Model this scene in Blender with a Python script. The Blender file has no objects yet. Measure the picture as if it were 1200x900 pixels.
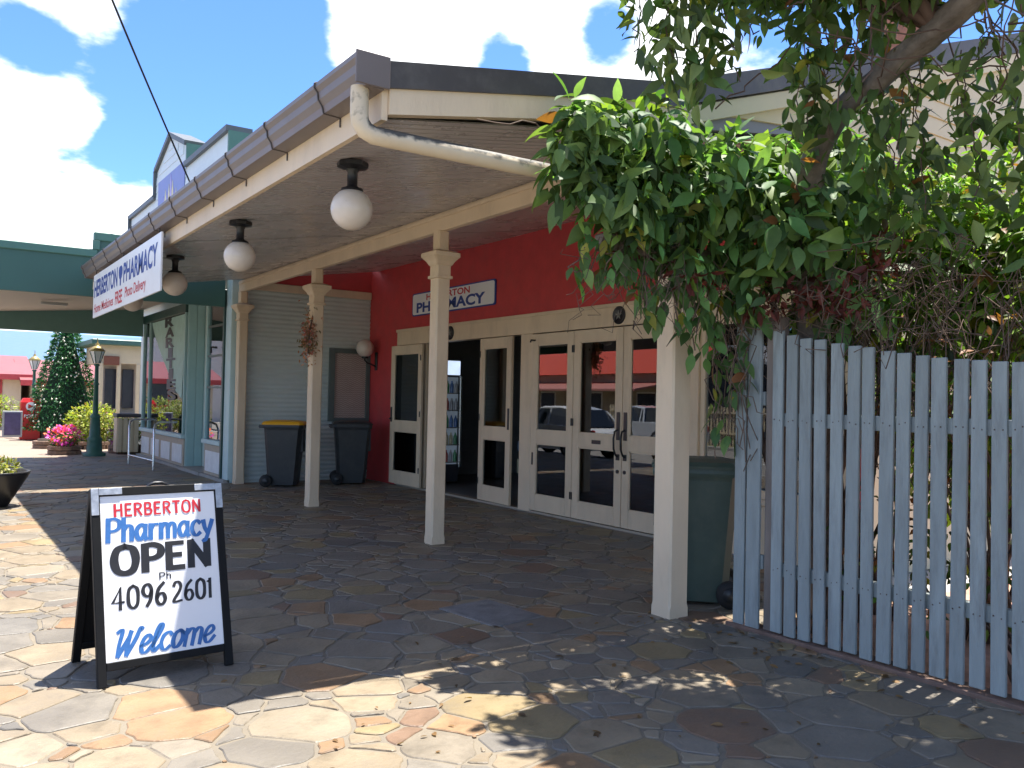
import bpy, bmesh, math, random
import numpy as np
from mathutils import Vector, Matrix
random.seed(7); rng = np.random.default_rng(11)
S = bpy.context.scene
COL = S.collection
R_ = math.radians

# ------------------------------------------------------------------ camera, sky, sun, exposure
CAMF, CAMH, YAW, PITCH, ROLL = 1000.0, 1.45, R_(34.5), R_(1.1), R_(1.2)
cF = Vector((math.sin(YAW)*math.cos(PITCH), math.cos(YAW)*math.cos(PITCH), math.sin(PITCH)))
cR0 = Vector((math.cos(YAW), -math.sin(YAW), 0)); cU0 = cR0.cross(cF)
cR = cR0*math.cos(ROLL)+cU0*math.sin(ROLL); cU = cU0*math.cos(ROLL)-cR0*math.sin(ROLL)
cam = bpy.data.cameras.new('camera'); camo = bpy.data.objects.new('camera', cam); COL.objects.link(camo)
camo.matrix_world = Matrix(((cR.x, cU.x, -cF.x, 0), (cR.y, cU.y, -cF.y, 0), (cR.z, cU.z, -cF.z, CAMH), (0, 0, 0, 1)))
cam.sensor_width = 36.0; cam.lens = 36.0*CAMF/1200.0; cam.clip_start = 0.05; cam.clip_end = 3000
S.camera = camo
SUN = Vector((0.77, 0.12, 3.25)).normalized()
sun = bpy.data.lights.new('sun', 'SUN'); sun.energy = 4.8; sun.angle = R_(0.53); sun.color = (1.0, 0.955, 0.88)
suno = bpy.data.objects.new('sun', sun); COL.objects.link(suno); suno.location = (8, 2, 30)
suno.rotation_euler = (-SUN).to_track_quat('-Z', 'Y').to_euler()
S.view_settings.view_transform = 'Standard'; S.view_settings.look = 'None'; S.view_settings.gamma = 1
S.view_settings.exposure = 1.6
def pixdir(x, y):
    return (cF+cR*((x-600)/CAMF)-cU*((y-450)/CAMF)).normalized()

W = bpy.data.worlds.new('World'); S.world = W; W.use_nodes = True
def build_world():
    nt = W.node_tree; N = nt.nodes; L = nt.links
    N.clear()
    out = N.new('ShaderNodeOutputWorld'); bg = N.new('ShaderNodeBackground'); bg.inputs['Strength'].default_value = 0.115
    sky = N.new('ShaderNodeTexSky'); sky.sky_type = 'NISHITA'; sky.sun_disc = False
    sky.sun_elevation = math.asin(SUN.z); sky.sun_rotation = math.atan2(SUN.x, SUN.y)
    sky.altitude = 1500; sky.air_density = 1.0; sky.dust_density = 0.25; sky.ozone_density = 2.2
    sc_ = N.new('ShaderNodeVectorMath'); sc_.operation = 'MULTIPLY'; sc_.inputs[1].default_value = (0.50, 0.68, 0.93); L.new(sky.outputs[0], sc_.inputs[0])
    tc = N.new('ShaderNodeTexCoord')
    sep = N.new('ShaderNodeSeparateXYZ'); L.new(tc.outputs['Generated'], sep.inputs[0])
    def math_(op, a, b=None, c=None):
        n = N.new('ShaderNodeMath'); n.operation = op
        for i, v in enumerate((a, b, c)):
            if v is None: continue
            if isinstance(v, (int, float)): n.inputs[i].default_value = v
            else: L.new(v, n.inputs[i])
        return n.outputs[0]
    zc = math_('ADD', math_('MAXIMUM', sep.outputs['Z'], 0.0), 0.22)
    px = math_('DIVIDE', sep.outputs['X'], zc); py = math_('DIVIDE', sep.outputs['Y'], zc)
    comb = N.new('ShaderNodeCombineXYZ'); L.new(px, comb.inputs[0]); L.new(py, comb.inputs[1])
    nz = N.new('ShaderNodeTexNoise'); nz.inputs['Scale'].default_value = 1.9; nz.inputs['Detail'].default_value = 7; nz.inputs['Roughness'].default_value = 0.6
    L.new(comb.outputs[0], nz.inputs['Vector'])
    nz2 = N.new('ShaderNodeTexNoise'); nz2.inputs['Scale'].default_value = 8.5; nz2.inputs['Detail'].default_value = 5
    L.new(comb.outputs[0], nz2.inputs['Vector'])
    d = math_('ADD', nz.outputs['Fac'], math_('MULTIPLY', math_('SUBTRACT', nz2.outputs['Fac'], 0.5), 0.42))
    # cumulus banks (+) and open blue (-) as directions in the sky
    banks = [((25, 115), 0.30, 0.055), ((95, 140), 0.24, 0.04), ((10, 260), 0.36, 0.10), ((110, 240), 0.26, 0.06), ((180, 235), 0.2, 0.035), ((110, 2), 0.22, 0.05), ((240, -5), 0.22, 0.04), ((560, 20), 0.36, 0.14), ((420, 30), 0.24, 0.05), ((760, 60), 0.30, 0.12), ((940, 140), 0.22, 0.08),
             ((270, 100), -0.40, 0.13), ((80, 190), -0.26, 0.028), ((150, 180), -0.3, 0.04), ((30, 55), -0.30, 0.035), ((330, 50), -0.15, 0.05), ((588, 70), -0.50, 0.04), ((712, 34), -0.46, 0.045), ((620, 4), -.2, .02), ((1120, 30), -0.38, 0.16), ((900, 40), -.2, .06)]
    for (x, y), wgt, rad in banks:
        v = pixdir(x, y)
        dot = N.new('ShaderNodeVectorMath'); dot.operation = 'DISTANCE'; L.new(tc.outputs['Generated'], dot.inputs[0]); dot.inputs[1].default_value = v
        m = N.new('ShaderNodeMapRange'); m.interpolation_type = 'SMOOTHSTEP'
        m.inputs['From Min'].default_value = rad*1.5; m.inputs['From Max'].default_value = 0.0
        m.inputs['To Min'].default_value = 0.0; m.inputs['To Max'].default_value = wgt
        L.new(dot.outputs['Value'], m.inputs['Value'])
        d = math_('ADD', d, m.outputs[0])
    ramp = N.new('ShaderNodeMapRange'); ramp.interpolation_type = 'SMOOTHSTEP'
    ramp.inputs['From Min'].default_value = 0.47; ramp.inputs['From Max'].default_value = 0.66
    L.new(d, ramp.inputs['Value'])
    shade = N.new('ShaderNodeMapRange'); shade.inputs['From Min'].default_value = 0.55; shade.inputs['From Max'].default_value = 1.0
    shade.inputs['To Min'].default_value = 6.2; shade.inputs['To Max'].default_value = 5.2
    L.new(d, shade.inputs['Value'])
    cc = N.new('ShaderNodeVectorMath'); cc.operation = 'SCALE'; cc.inputs[0].default_value = (0.97, 0.985, 1.0); L.new(shade.outputs[0], cc.inputs['Scale'])
    mix = N.new('ShaderNodeMix'); mix.data_type = 'RGBA'
    L.new(ramp.outputs[0], mix.inputs['Factor']); L.new(sc_.outputs[0], mix.inputs['A']); L.new(cc.outputs[0], mix.inputs['B'])
    L.new(mix.outputs['Result'], bg.inputs['Color']); L.new(bg.outputs[0], out.inputs[0])
build_world()

# ------------------------------------------------------------------ materials
MATS = {}
def mat(name, col=(0.5, 0.5, 0.5), rough=0.6, spec=0.5, var=0.12, vscale=6.0, bump=0.0, bscale=60.0, metal=0.0, attr=False, dirt=None, dscale=1.5,
        emit=0.0, transl=0.0, coat=0.0, stretch=None, damount=0.5, orand=0.0):
    if name in MATS: return MATS[name]
    m = bpy.data.materials.new(name); m.use_nodes = True; nt = m.node_tree; N = nt.nodes; L = nt.links
    p = N['Principled BSDF']; p.inputs['Roughness'].default_value = rough; p.inputs['Metallic'].default_value = metal
    p.inputs['Specular IOR Level'].default_value = spec; p.inputs['Coat Weight'].default_value = coat
    tc = N.new('ShaderNodeTexCoord'); oi = N.new('ShaderNodeObjectInfo')
    ad_ = N.new('ShaderNodeVectorMath'); ad_.operation = 'MULTIPLY_ADD'; L.new(oi.outputs['Random'], ad_.inputs[0]); ad_.inputs[1].default_value = (37, 53, 71); L.new(tc.outputs['Object'], ad_.inputs[2])
    vec = ad_.outputs[0]
    if stretch:
        mp = N.new('ShaderNodeMapping'); mp.inputs['Scale'].default_value = stretch; L.new(vec, mp.inputs[0]); vec = mp.outputs[0]
    nz = N.new('ShaderNodeTexNoise'); nz.inputs['Scale'].default_value = vscale; nz.inputs['Detail'].default_value = 6; nz.inputs['Roughness'].default_value = 0.62
    L.new(vec, nz.inputs['Vector'])
    mr = N.new('ShaderNodeMapRange'); mr.inputs['From Min'].default_value = 0.28; mr.inputs['From Max'].default_value = 0.72
    mr.inputs['To Min'].default_value = 1-var; mr.inputs['To Max'].default_value = 1+var; L.new(nz.outputs['Fac'], mr.inputs['Value'])
    sc = N.new('ShaderNodeVectorMath'); sc.operation = 'SCALE'; L.new(mr.outputs[0], sc.inputs['Scale'])
    if attr:
        at = N.new('ShaderNodeAttribute'); at.attribute_name = 'Col'; L.new(at.outputs['Color'], sc.inputs[0])
    else:
        sc.inputs[0].default_value = col
    colout = sc.outputs[0]
    if orand:
        mo = N.new('ShaderNodeMapRange'); mo.inputs['To Min'].default_value = 1-orand; mo.inputs['To Max'].default_value = 1+orand; L.new(oi.outputs['Random'], mo.inputs['Value'])
        so = N.new('ShaderNodeVectorMath'); so.operation = 'SCALE'; L.new(colout, so.inputs[0]); L.new(mo.outputs[0], so.inputs['Scale']); colout = so.outputs[0]
    if dirt:
        n2 = N.new('ShaderNodeTexNoise'); n2.inputs['Scale'].default_value = dscale; n2.inputs['Detail'].default_value = 8; n2.inputs['Roughness'].default_value = 0.7
        L.new(vec, n2.inputs['Vector'])
        m2 = N.new('ShaderNodeMapRange'); m2.inputs['From Min'].default_value = 0.5; m2.inputs['From Max'].default_value = 0.74
        m2.inputs['To Max'].default_value = damount; L.new(n2.outputs['Fac'], m2.inputs['Value'])
        mx = N.new('ShaderNodeMix'); mx.data_type = 'RGBA'; L.new(m2.outputs[0], mx.inputs['Factor']); L.new(colout, mx.inputs['A']); mx.inputs['B'].default_value = (*dirt, 1)
        colout = mx.outputs['Result']
    L.new(colout, p.inputs['Base Color'])
    rr = N.new('ShaderNodeMapRange'); rr.inputs['To Min'].default_value = max(0.02, rough-0.1); rr.inputs['To Max'].default_value = min(1, rough+0.1)
    L.new(nz.outputs['Fac'], rr.inputs['Value']); L.new(rr.outputs[0], p.inputs['Roughness'])
    if bump:
        nb = N.new('ShaderNodeTexNoise'); nb.inputs['Scale'].default_value = bscale; nb.inputs['Detail'].default_value = 5; L.new(vec, nb.inputs['Vector'])
        b = N.new('ShaderNodeBump'); b.inputs['Strength'].default_value = bump; b.inputs['Distance'].default_value = 0.01; L.new(nb.outputs['Fac'], b.inputs['Height'])
        L.new(b.outputs[0], p.inputs['Normal'])
    if emit:
        L.new(colout, p.inputs['Emission Color']); p.inputs['Emission Strength'].default_value = emit
    if transl:
        t = N.new('ShaderNodeBsdfTranslucent'); ms = N.new('ShaderNodeMixShader'); ms.inputs[0].default_value = transl
        g = N.new('ShaderNodeMix'); g.data_type = 'RGBA'; g.blend_type = 'MULTIPLY'; g.inputs['Factor'].default_value = 1.0
        L.new(colout, g.inputs['A']); g.inputs['B'].default_value = (2.2, 2.4, 0.8, 1); L.new(g.outputs['Result'], t.inputs['Color'])
        L.new(p.outputs[0], ms.inputs[1]); L.new(t.outputs[0], ms.inputs[2]); L.new(ms.outputs[0], N['Material Output'].inputs['Surface'])
    MATS[name] = m; return m
def glass(name, tint=(0.75, 0.8, 0.8), ior=1.75):
    if name in MATS: return MATS[name]
    m = bpy.data.materials.new(name); m.use_nodes = True; nt = m.node_tree; N = nt.nodes; L = nt.links
    N.remove(N['Principled BSDF'])
    tr = N.new('ShaderNodeBsdfTransparent'); tr.inputs[0].default_value = (*tint, 1)
    gl = N.new('ShaderNodeBsdfGlossy'); gl.inputs['Roughness'].default_value = 0.004; gl.inputs['Color'].default_value = (0.95, 0.97, 1, 1)
    fr = N.new('ShaderNodeFresnel'); fr.inputs['IOR'].default_value = ior
    ms = N.new('ShaderNodeMixShader'); L.new(fr.outputs[0], ms.inputs[0]); L.new(tr.outputs[0], ms.inputs[1]); L.new(gl.outputs[0], ms.inputs[2])
    L.new(ms.outputs[0], N['Material Output'].inputs['Surface'])
    MATS[name] = m; return m

cream = mat('cream_paint', (0.67, 0.525, 0.36), 0.5, var=0.07, vscale=3, dirt=(0.36, 0.27, 0.18), dscale=2.2, bump=0.22, bscale=55, damount=0.45, stretch=(1, 1, .35))
red_wall = mat('red_render', (0.50, 0.047, 0.048), 0.65, var=0.14, vscale=5, bump=0.25, bscale=90, dirt=(0.40, 0.075, 0.065), dscale=1.6)
taupe = mat('gutter_paint', (0.155, 0.125, 0.115), 0.42, var=0.1, vscale=4, dirt=(0.10, 0.085, 0.075), dscale=2)
darkroof = mat('roof_capping', (0.062, 0.052, 0.048), 0.5, var=0.15, vscale=3, dirt=(0.14, 0.13, 0.11), dscale=3)
soffit_m = mat('ripple_iron', (0.50, 0.455, 0.44), 0.28, var=0.08, vscale=2, spec=0.6, metal=0.1)
teal_iron = mat('corrugated_wall', (0.54, 0.60, 0.56), 0.5, var=0.06, vscale=2, dirt=(0.30, 0.34, 0.31), dscale=1.0)
teal = mat('teal_paint', (0.30, 0.45, 0.43), 0.55, var=0.06, vscale=4, bump=0.05)
teal_board = mat('pale_blue_board', (0.62, 0.70, 0.73), 0.6, var=0.04)
darkgreen = mat('dark_green_paint', (0.045, 0.115, 0.088), 0.6, var=0.10, vscale=1.5, dirt=(0.035, 0.12, 0.095), dscale=0.7)
deepgreen = mat('deep_green_trim', (0.012, 0.05, 0.042), 0.45, var=0.08)
beige = mat('beige_lining', (0.55, 0.47, 0.38), 0.6, var=0.05)
white = mat('white_enamel', (0.80, 0.80, 0.78), 0.45, var=0.03)
signwhite = mat('sign_panel', (0.80, 0.79, 0.78), 0.4, var=0.03, vscale=3, dirt=(0.66, 0.63, 0.60), dscale=2, damount=0.4)
black = mat('black_paint', (0.007, 0.007, 0.007), 0.6, spec=.2, var=0.2, vscale=20)
iron = mat('black_iron', (0.012, 0.012, 0.014), 0.38, var=0.15, vscale=20)
blackplastic = mat('bin_plastic', (0.022, 0.025, 0.027), 0.42, var=0.15, vscale=8, dirt=(0.06, 0.058, 0.05), dscale=4, bump=0.05)
greenplastic = mat('green_bin_plastic', (0.045, 0.075, 0.058), 0.5, var=0.15, vscale=6, dirt=(0.10, 0.10, 0.07), dscale=3)
yellowlid = mat('yellow_lid', (0.75, 0.36, 0.01), 0.45, var=0.08)
rubber = mat('rubber', (0.012, 0.012, 0.012), 0.7, var=0.2)
globe_m = mat('opal_globe', (0.62, 0.54, 0.46), 0.3, var=0.05, vscale=5, dirt=(0.5, 0.44, 0.37), dscale=4)
fencepaint = mat('weathered_blue_paint', (0.26, 0.292, 0.284), 0.75, var=0.16, vscale=14, bump=0.4, bscale=110, dirt=(0.15, 0.155, 0.15), dscale=11, stretch=(1, 1, 0.16), damount=0.8, orand=.12)
timber = mat('weathered_timber', (0.20, 0.165, 0.14), 0.8, var=0.3, vscale=8, bump=0.5, bscale=60, stretch=(1, 1, 0.25))
bark = mat('bark', (0.15, 0.125, 0.105), 0.9, var=0.5, vscale=9, bump=1.0, bscale=26, dirt=(.07, .055, .045), dscale=5)
twig = mat('dry_stem', (0.125, 0.08, 0.055), 0.8, var=0.4, vscale=9)
leafm = mat('vine_leaf', attr=True, rough=0.55, var=0.12, vscale=30, transl=0.28, spec=0.28)
leaf_dull = mat('shrub_leaf', attr=True, rough=0.5, var=0.12, vscale=30, transl=0.30, spec=0.35)
stone_m = mat('flagstone', attr=True, rough=0.55, var=0.30, vscale=6, bump=0.45, bscale=38, dirt=(0.068, 0.060, 0.052), dscale=3.0, damount=0.75)
mortar = mat('mortar', (0.165, 0.138, 0.10), 0.8, var=0.18, vscale=5, bump=0.4, bscale=90, dirt=(0.13, 0.12, 0.105), dscale=2)
clear = glass('window_glass', ior=1.85)
inside = mat('shop_interior', (0.24, 0.23, 0.22), 0.7, var=0.1)
chrome = mat('brushed_steel', (0.6, 0.6, 0.6), 0.25, metal=1.0, var=0.05)
blue_ink = mat('blue_lettering', (0.035, 0.14, 0.38), 0.5, var=0.14, vscale=25)
navy_ink = mat('navy_lettering', (0.02, 0.055, 0.26), 0.5, var=0.08)
red_ink = mat('red_lettering', (0.52, 0.018, 0.03), 0.5, var=0.1, vscale=25)
black_ink = mat('black_lettering', (0.015, 0.014, 0.015), 0.5, var=0.2, vscale=25)

# ------------------------------------------------------------------ builders
def props(o, label=None, cat=None, group=None, kind=None):
    if label: o['label'] = label
    if cat: o['category'] = cat
    if group: o['group'] = group
    if kind: o['kind'] = kind
    return o
def root(name, loc, label, cat, group=None, rz=0.0):
    o = bpy.data.objects.new(name, None); COL.objects.link(o); o.location = loc; o.rotation_euler = (0, 0, rz); o.empty_display_size = 0.2
    return props(o, label, cat, group)
def wloc(o):
    v = Vector((0, 0, 0))
    while o: v += o.location; o = o.parent
    return v
def link(name, me, m, parent=None, smooth=False):
    if m is not None and not me.materials: me.materials.append(m)
    o = bpy.data.objects.new(name, me); COL.objects.link(o)
    if parent: o.parent = parent
    return o
class MB:
    def __init__(s): s.v = []; s.f = []; s.sm = []
    def add(s, vs, fs, smooth=False):
        b = len(s.v); s.v += [tuple(v) for v in vs]; s.f += [tuple(b+i for i in f) for f in fs]; s.sm += [smooth]*len(fs); return s
    def box(s, x0, x1, y0, y1, z0, z1):
        return s.add([(x0, y0, z0), (x1, y0, z0), (x1, y1, z0), (x0, y1, z0), (x0, y0, z1), (x1, y0, z1), (x1, y1, z1), (x0, y1, z1)],
                     [(0, 3, 2, 1), (4, 5, 6, 7), (0, 1, 5, 4), (1, 2, 6, 5), (2, 3, 7, 6), (3, 0, 4, 7)])
    def bbox(s, x0, x1, y0, y1, z0, z1, b=0.01):
        # box with chamfered edges
        bm = bmesh.new(); bmesh.ops.create_cube(bm, size=1)
        for v in bm.verts: v.co = Vector(((x0+x1)/2+v.co.x*(x1-x0), (y0+y1)/2+v.co.y*(y1-y0), (z0+z1)/2+v.co.z*(z1-z0)))
        bmesh.ops.bevel(bm, geom=bm.edges[:], offset=b, segments=1, affect='EDGES')
        bm.verts.index_update(); s.add([v.co[:] for v in bm.verts], [[v.index for v in f.verts] for f in bm.faces]); bm.free(); return s
    def prism(s, poly, axis, a, b, smooth=False):
        # poly in the two other axes (in xyz order), extruded along axis a..b
        def mk(p, t):
            l = list(p); l.insert(axis, t); return tuple(l)
        n = len(poly); vs = [mk(p, a) for p in poly]+[mk(p, b) for p in poly]
        fs = [tuple(range(n))[::-1], tuple(range(n, 2*n))]+[(i, (i+1) % n, n+(i+1) % n, n+i) for i in range(n)]
        return s.add(vs, fs, smooth)
    def tube(s, pts, r, n=8, smooth=True, cap=True):
        pts = [Vector(p) for p in pts]; k = len(pts); rs = r if isinstance(r, (list, tuple)) else [r]*k
        vs = []; prev = None
        for i, p in enumerate(pts):
            t = (pts[min(i+1, k-1)]-pts[max(i-1, 0)]).normalized()
            if prev is None: a = t.orthogonal().normalized()
            else:
                a = prev-t*prev.dot(t); a = a.normalized() if a.length > 1e-6 else t.orthogonal().normalized()
            prev = a; b = t.cross(a)
            for j in range(n):
                th = 2*math.pi*j/n; vs.append(p+(a*math.cos(th)+b*math.sin(th))*rs[i])
        fs = [(i*n+j, i*n+(j+1) % n, (i+1)*n+(j+1) % n, (i+1)*n+j) for i in range(k-1) for j in range(n)]
        s.add(vs, fs, smooth)
        if cap: s.add(vs[:n], [tuple(range(n))[::-1]]); s.add(vs[-n:], [tuple(range(n))])
        return s
    def knotty(s, pts, rs, seg=60, n=18, amp=.12, seed=1):
        # a gnarled trunk: smooth centre line, uneven rings
        r = np.random.default_rng(seed); P = [np.array(p, float) for p in pts]; k = len(P); rings = []; fl = r.normal(0, 1, (n, 3)); C_ = []
        for i in range(seg+1):
            t = i/seg*(k-1); j = min(int(t), k-2); u = t-j; a = P[max(j-1, 0)]; b = P[j]; c_ = P[j+1]; d = P[min(j+2, k-1)]
            C_.append((.5*((2*b)+(c_-a)*u+(2*a-5*b+4*c_-d)*u*u+(3*b-a-3*c_+d)*u**3), rs[j]+(rs[j+1]-rs[j])*u))
        prev = None
        for i, (p, rad) in enumerate(C_):
            t = Vector(C_[min(i+1, seg)][0]-C_[max(i-1, 0)][0]).normalized(); a = t.orthogonal().normalized() if prev is None else (prev-t*prev.dot(t)).normalized(); prev = a; b = t.cross(a)
            ring = []
            for q in range(n):
                th = 2*math.pi*q/n; w = 1+amp*(.6*math.sin(3*th+i*.12)+.5*math.sin(5*th-i*.21+1)+.35*math.sin(i*.6+th)+.45*r.normal()*.5)
                ring.append(Vector(p)+(a*math.cos(th)+b*math.sin(th))*rad*w)
            rings.append(ring)
        return s.loft(rings, True)
    def lathe(s, prof, c=(0, 0, 0), n=20, smooth=True, rot=0.0):
        vs = []; k = len(prof)
        for r, z in prof:
            for j in range(n):
                th = 2*math.pi*j/n+rot; vs.append((c[0]+r*math.cos(th), c[1]+r*math.sin(th), c[2]+z))
        fs = [(i*n+j, i*n+(j+1) % n, (i+1)*n+(j+1) % n, (i+1)*n+j) for i in range(k-1) for j in range(n)]
        s.add(vs, fs, smooth)
        if prof[0][0] > 1e-5: s.add(vs[:n], [tuple(range(n))[::-1]])
        if prof[-1][0] > 1e-5: s.add(vs[-n:], [tuple(range(n))])
        return s
    def loft(s, rings, smooth=False, close=True):
        n = len(rings[0]); vs = [p for r in rings for p in r]
        fs = [(i*n+j, i*n+(j+1) % n, (i+1)*n+(j+1) % n, (i+1)*n+j) for i in range(len(rings)-1) for j in range(n)]
        s.add(vs, fs, smooth)
        if close: s.add(rings[0], [tuple(range(n))[::-1]]); s.add(rings[-1], [tuple(range(n))])
        return s
    def xf(s, M):
        s.v = [tuple(M @ Vector(v)) for v in s.v]; return s
    def mesh(s, name, off=Vector((0, 0, 0))):
        me = bpy.data.meshes.new(name)
        me.from_pydata([(x-off.x, y-off.y, z-off.z) for x, y, z in s.v], [], s.f)
        me.polygons.foreach_set('use_smooth', s.sm); me.update()
        bm = bmesh.new(); bm.from_mesh(me); bmesh.ops.recalc_face_normals(bm, faces=bm.faces); bm.to_mesh(me); bm.free()
        return me
    def build(s, name, m, parent=None, local=False, kind=None):
        # local: coordinates already in the parent's frame
        if parent is None and not local:
            a = np.array(s.v); off = Vector(((a[:, 0].min()+a[:, 0].max())/2, (a[:, 1].min()+a[:, 1].max())/2, a[:, 2].min()))
            o = link(name, s.mesh(name, off), m); o.location = off
        else:
            off = Vector((0, 0, 0)) if local else wloc(parent)
            o = link(name, s.mesh(name, off), m, parent)
        if kind: o['kind'] = kind
        return o
def copy_tree(o, parent=None):
    c = o.copy(); COL.objects.link(c); c.parent = parent
    for ch in list(o.children): copy_tree(ch, c)
    return c
def struct(o): o['kind'] = 'structure'; return o

# ------------------------------------------------------------------ lettering
def text_mb(txt, M, w, h, depth=0.002, bold=0.0, shear=0.0, spacing=1.0):
    """block lettering fitted into a w x h box, lower left at M's origin, in M's xy plane"""
    cu = bpy.data.curves.new('lettering', 'FONT'); cu.body = txt; cu.size = 1.0; cu.offset = bold; cu.shear = shear; cu.space_character = spacing; cu.resolution_u = 4
    ob = bpy.data.objects.new('lettering', cu); COL.objects.link(ob)
    dg = bpy.context.evaluated_depsgraph_get(); me = bpy.data.meshes.new_from_object(ob.evaluated_get(dg))
    bpy.data.objects.remove(ob); bpy.data.curves.remove(cu)
    vs = [v.co.copy() for v in me.vertices]; fs = [tuple(p.vertices) for p in me.polygons]; bpy.data.meshes.remove(me)
    x0 = min(v.x for v in vs); x1 = max(v.x for v in vs); y0 = min(v.y for v in vs); y1 = max(v.y for v in vs)
    mb = MB(); mb.add([M @ Vector(((v.x-x0)/(x1-x0)*w, (v.y-y0)/(y1-y0)*h, depth)) for v in vs], fs)
    return mb
# hand-painted strokes: each glyph = advance width, list of polylines in a unit cap-height box
G = {
 'H': (.74, [[(.1, 1), (.1, 0)], [(.62, 1), (.62, 0)], [(.1, .5), (.62, .52)]]),
 'E': (.62, [[(.1, 1), (.1, 0)], [(.1, .97), (.55, .97)], [(.1, .52), (.48, .52)], [(.1, .03), (.57, .03)]]),
 'R': (.7, [[(.1, 1), (.1, 0)], [(.1, .97), (.35, .98), (.56, .88), (.57, .68), (.38, .54), (.1, .5)], [(.3, .52), (.62, .0)]]),
 'B': (.68, [[(.1, 1), (.1, 0)], [(.1, .97), (.38, .97), (.53, .86), (.5, .62), (.34, .53), (.1, .52)], [(.3, .53), (.55, .44), (.6, .24), (.46, .05), (.1, .03)]]),
 'T': (.66, [[(.33, 1), (.33, 0)], [(.03, .97), (.63, .97)]]),
 'O': (.8, [[(.4, 1.0), (.16, .88), (.07, .5), (.16, .12), (.4, 0), (.64, .12), (.73, .5), (.64, .88), (.4, 1.0)]]),
 'N': (.78, [[(.1, 0), (.1, 1)], [(.1, .98), (.64, .02)], [(.64, 0), (.64, 1)]]),
 'P': (.68, [[(.12, 1), (.12, 0)], [(.12, .97), (.4, .98), (.6, .86), (.6, .62), (.42, .48), (.12, .46)]]),
 'h': (.58, [[(.1, 1.0), (.1, 0)], [(.1, .48), (.25, .65), (.42, .62), (.46, .45), (.46, 0)]]),
 'a': (.6, [[(.44, .58), (.3, .66), (.12, .52), (.08, .28), (.18, .04), (.32, .06), (.46, .3)], [(.48, .66), (.47, .15), (.53, 0)]]),
 'r': (.46, [[(.1, .66), (.1, 0)], [(.1, .42), (.24, .62), (.42, .64)]]),
 'm': (.86, [[(.1, .66), (.1, 0)], [(.1, .44), (.24, .64), (.38, .6), (.42, .44), (.42, 0)], [(.42, .44), (.56, .64), (.7, .6), (.74, .44), (.74, 0)]]),
 'c': (.52, [[(.46, .54), (.32, .66), (.13, .56), (.07, .32), (.15, .08), (.3, 0), (.47, .12)]]),
 'y': (.58, [[(.08, .66), (.16, .3), (.28, .1)], [(.52, .66), (.36, .2), (.2, -.2), (.04, -.28)]]),
 '4': (.7, [[(.45, 0), (.45, 1), (.05, .32), (.64, .32)]]),
 '0': (.68, [[(.34, 1), (.13, .85), (.08, .5), (.13, .15), (.34, 0), (.55, .15), (.6, .5), (.55, .85), (.34, 1)]]),
 '9': (.66, [[(.56, .7), (.44, .46), (.2, .5), (.1, .72), (.2, .94), (.42, .97), (.56, .72), (.5, .3), (.3, 0)]]),
 '6': (.66, [[(.5, 1), (.2, .72), (.09, .32), (.2, .05), (.42, .03), (.56, .25), (.44, .5), (.2, .46), (.1, .28)]]),
 '2': (.66, [[(.1, .78), (.22, .97), (.44, .96), (.55, .76), (.44, .5), (.08, .03), (.6, .04)]]),
 '1': (.36, [[(.06, .82), (.2, 1), (.2, 0)]]),
 'W': (1.05, [[(.02, .9), (.16, 1), (.22, .9), (.2, .4), (.24, .0)], [(.24, .0), (.5, .6), (.58, .9)], [(.56, .9), (.54, .4), (.58, .0)], [(.58, .0), (.82, .6), (.92, .98), (1.02, .92)]]),
 'e': (.5, [[(.05, .26), (.3, .36), (.42, .52), (.3, .66), (.14, .55), (.08, .28), (.18, .04), (.34, .03), (.52, .24)]]),
 'l': (.36, [[(.04, .2), (.24, .66), (.32, .94), (.22, 1.0), (.12, .7), (.1, .2), (.18, .02), (.36, .2)]]),
 'o': (.52, [[(.28, .66), (.12, .56), (.06, .3), (.16, .04), (.32, .06), (.44, .3), (.4, .56), (.28, .66), (.5, .52)]]),
}
def catmull(pts, k=9):
    if len(pts) < 3: return [Vector((*p, 0)) for p in pts]
    P = [Vector((*p, 0)) for p in pts]; out = []
    for i in range(len(P)-1):
        a = P[i-1] if i > 0 else P[i]*2-P[i+1]; b = P[i]; c = P[i+1]; d = P[i+2] if i+2 < len(P) else P[i+1]*2-P[i]
        for j in range(k):
            t = j/k; out.append(0.5*((2*b)+(c-a)*t+(2*a-5*b+4*c-d)*t*t+(3*b-a-3*c+d)*t**3))
    out.append(P[-1]); return out
def brush_mb(txt, M, w, h, pen, nib=0.0, slant=0.0, curved=True, gap=0.08, polyline=('E', 'H', 'N', 'T', '4', '1')):
    """brush lettering fitted to width w and cap height h"""
    x = 0; strokes = []
    for ch in txt:
        if ch == ' ': x += .38; continue
        adv, ls = G[ch]
        for l in ls:
            pts = [(x+a, b) for a, b in l]
            strokes.append(catmull(pts) if ch not in polyline else [Vector((*p, 0)) for p in pts])
        x += adv+gap
    x -= gap; mb = MB(); sx = w/x; z = 0.001
    for st in strokes:
        q = [Vector((p.x*sx+p.y*h*slant, p.y*h, 0)) for p in st]; z += 0.00006; n = len(q)
        jit = random.uniform(.92, 1.08); vs = []
        for i, p in enumerate(q):
            t = (q[min(i+1, n-1)]-q[max(i-1, 0)]).normalized(); nn = Vector((-t.y, t.x, 0))
            wd = pen*jit*(1-nib+nib*abs(t.y)**1.2)*(0.97+.05*math.sin(i*.33+z*9e4))*0.5
            e = p.copy()
            if i == 0: e -= t*pen*.18
            if i == n-1: e += t*pen*.18
            vs += [M @ Vector((*(e+nn*wd).xy, z)), M @ Vector((*(e-nn*wd).xy, z))]
        mb.add(vs, [(2*i, 2*i+1, 2*i+3, 2*i+2) for i in range(n-1)])
    return mb
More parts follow.
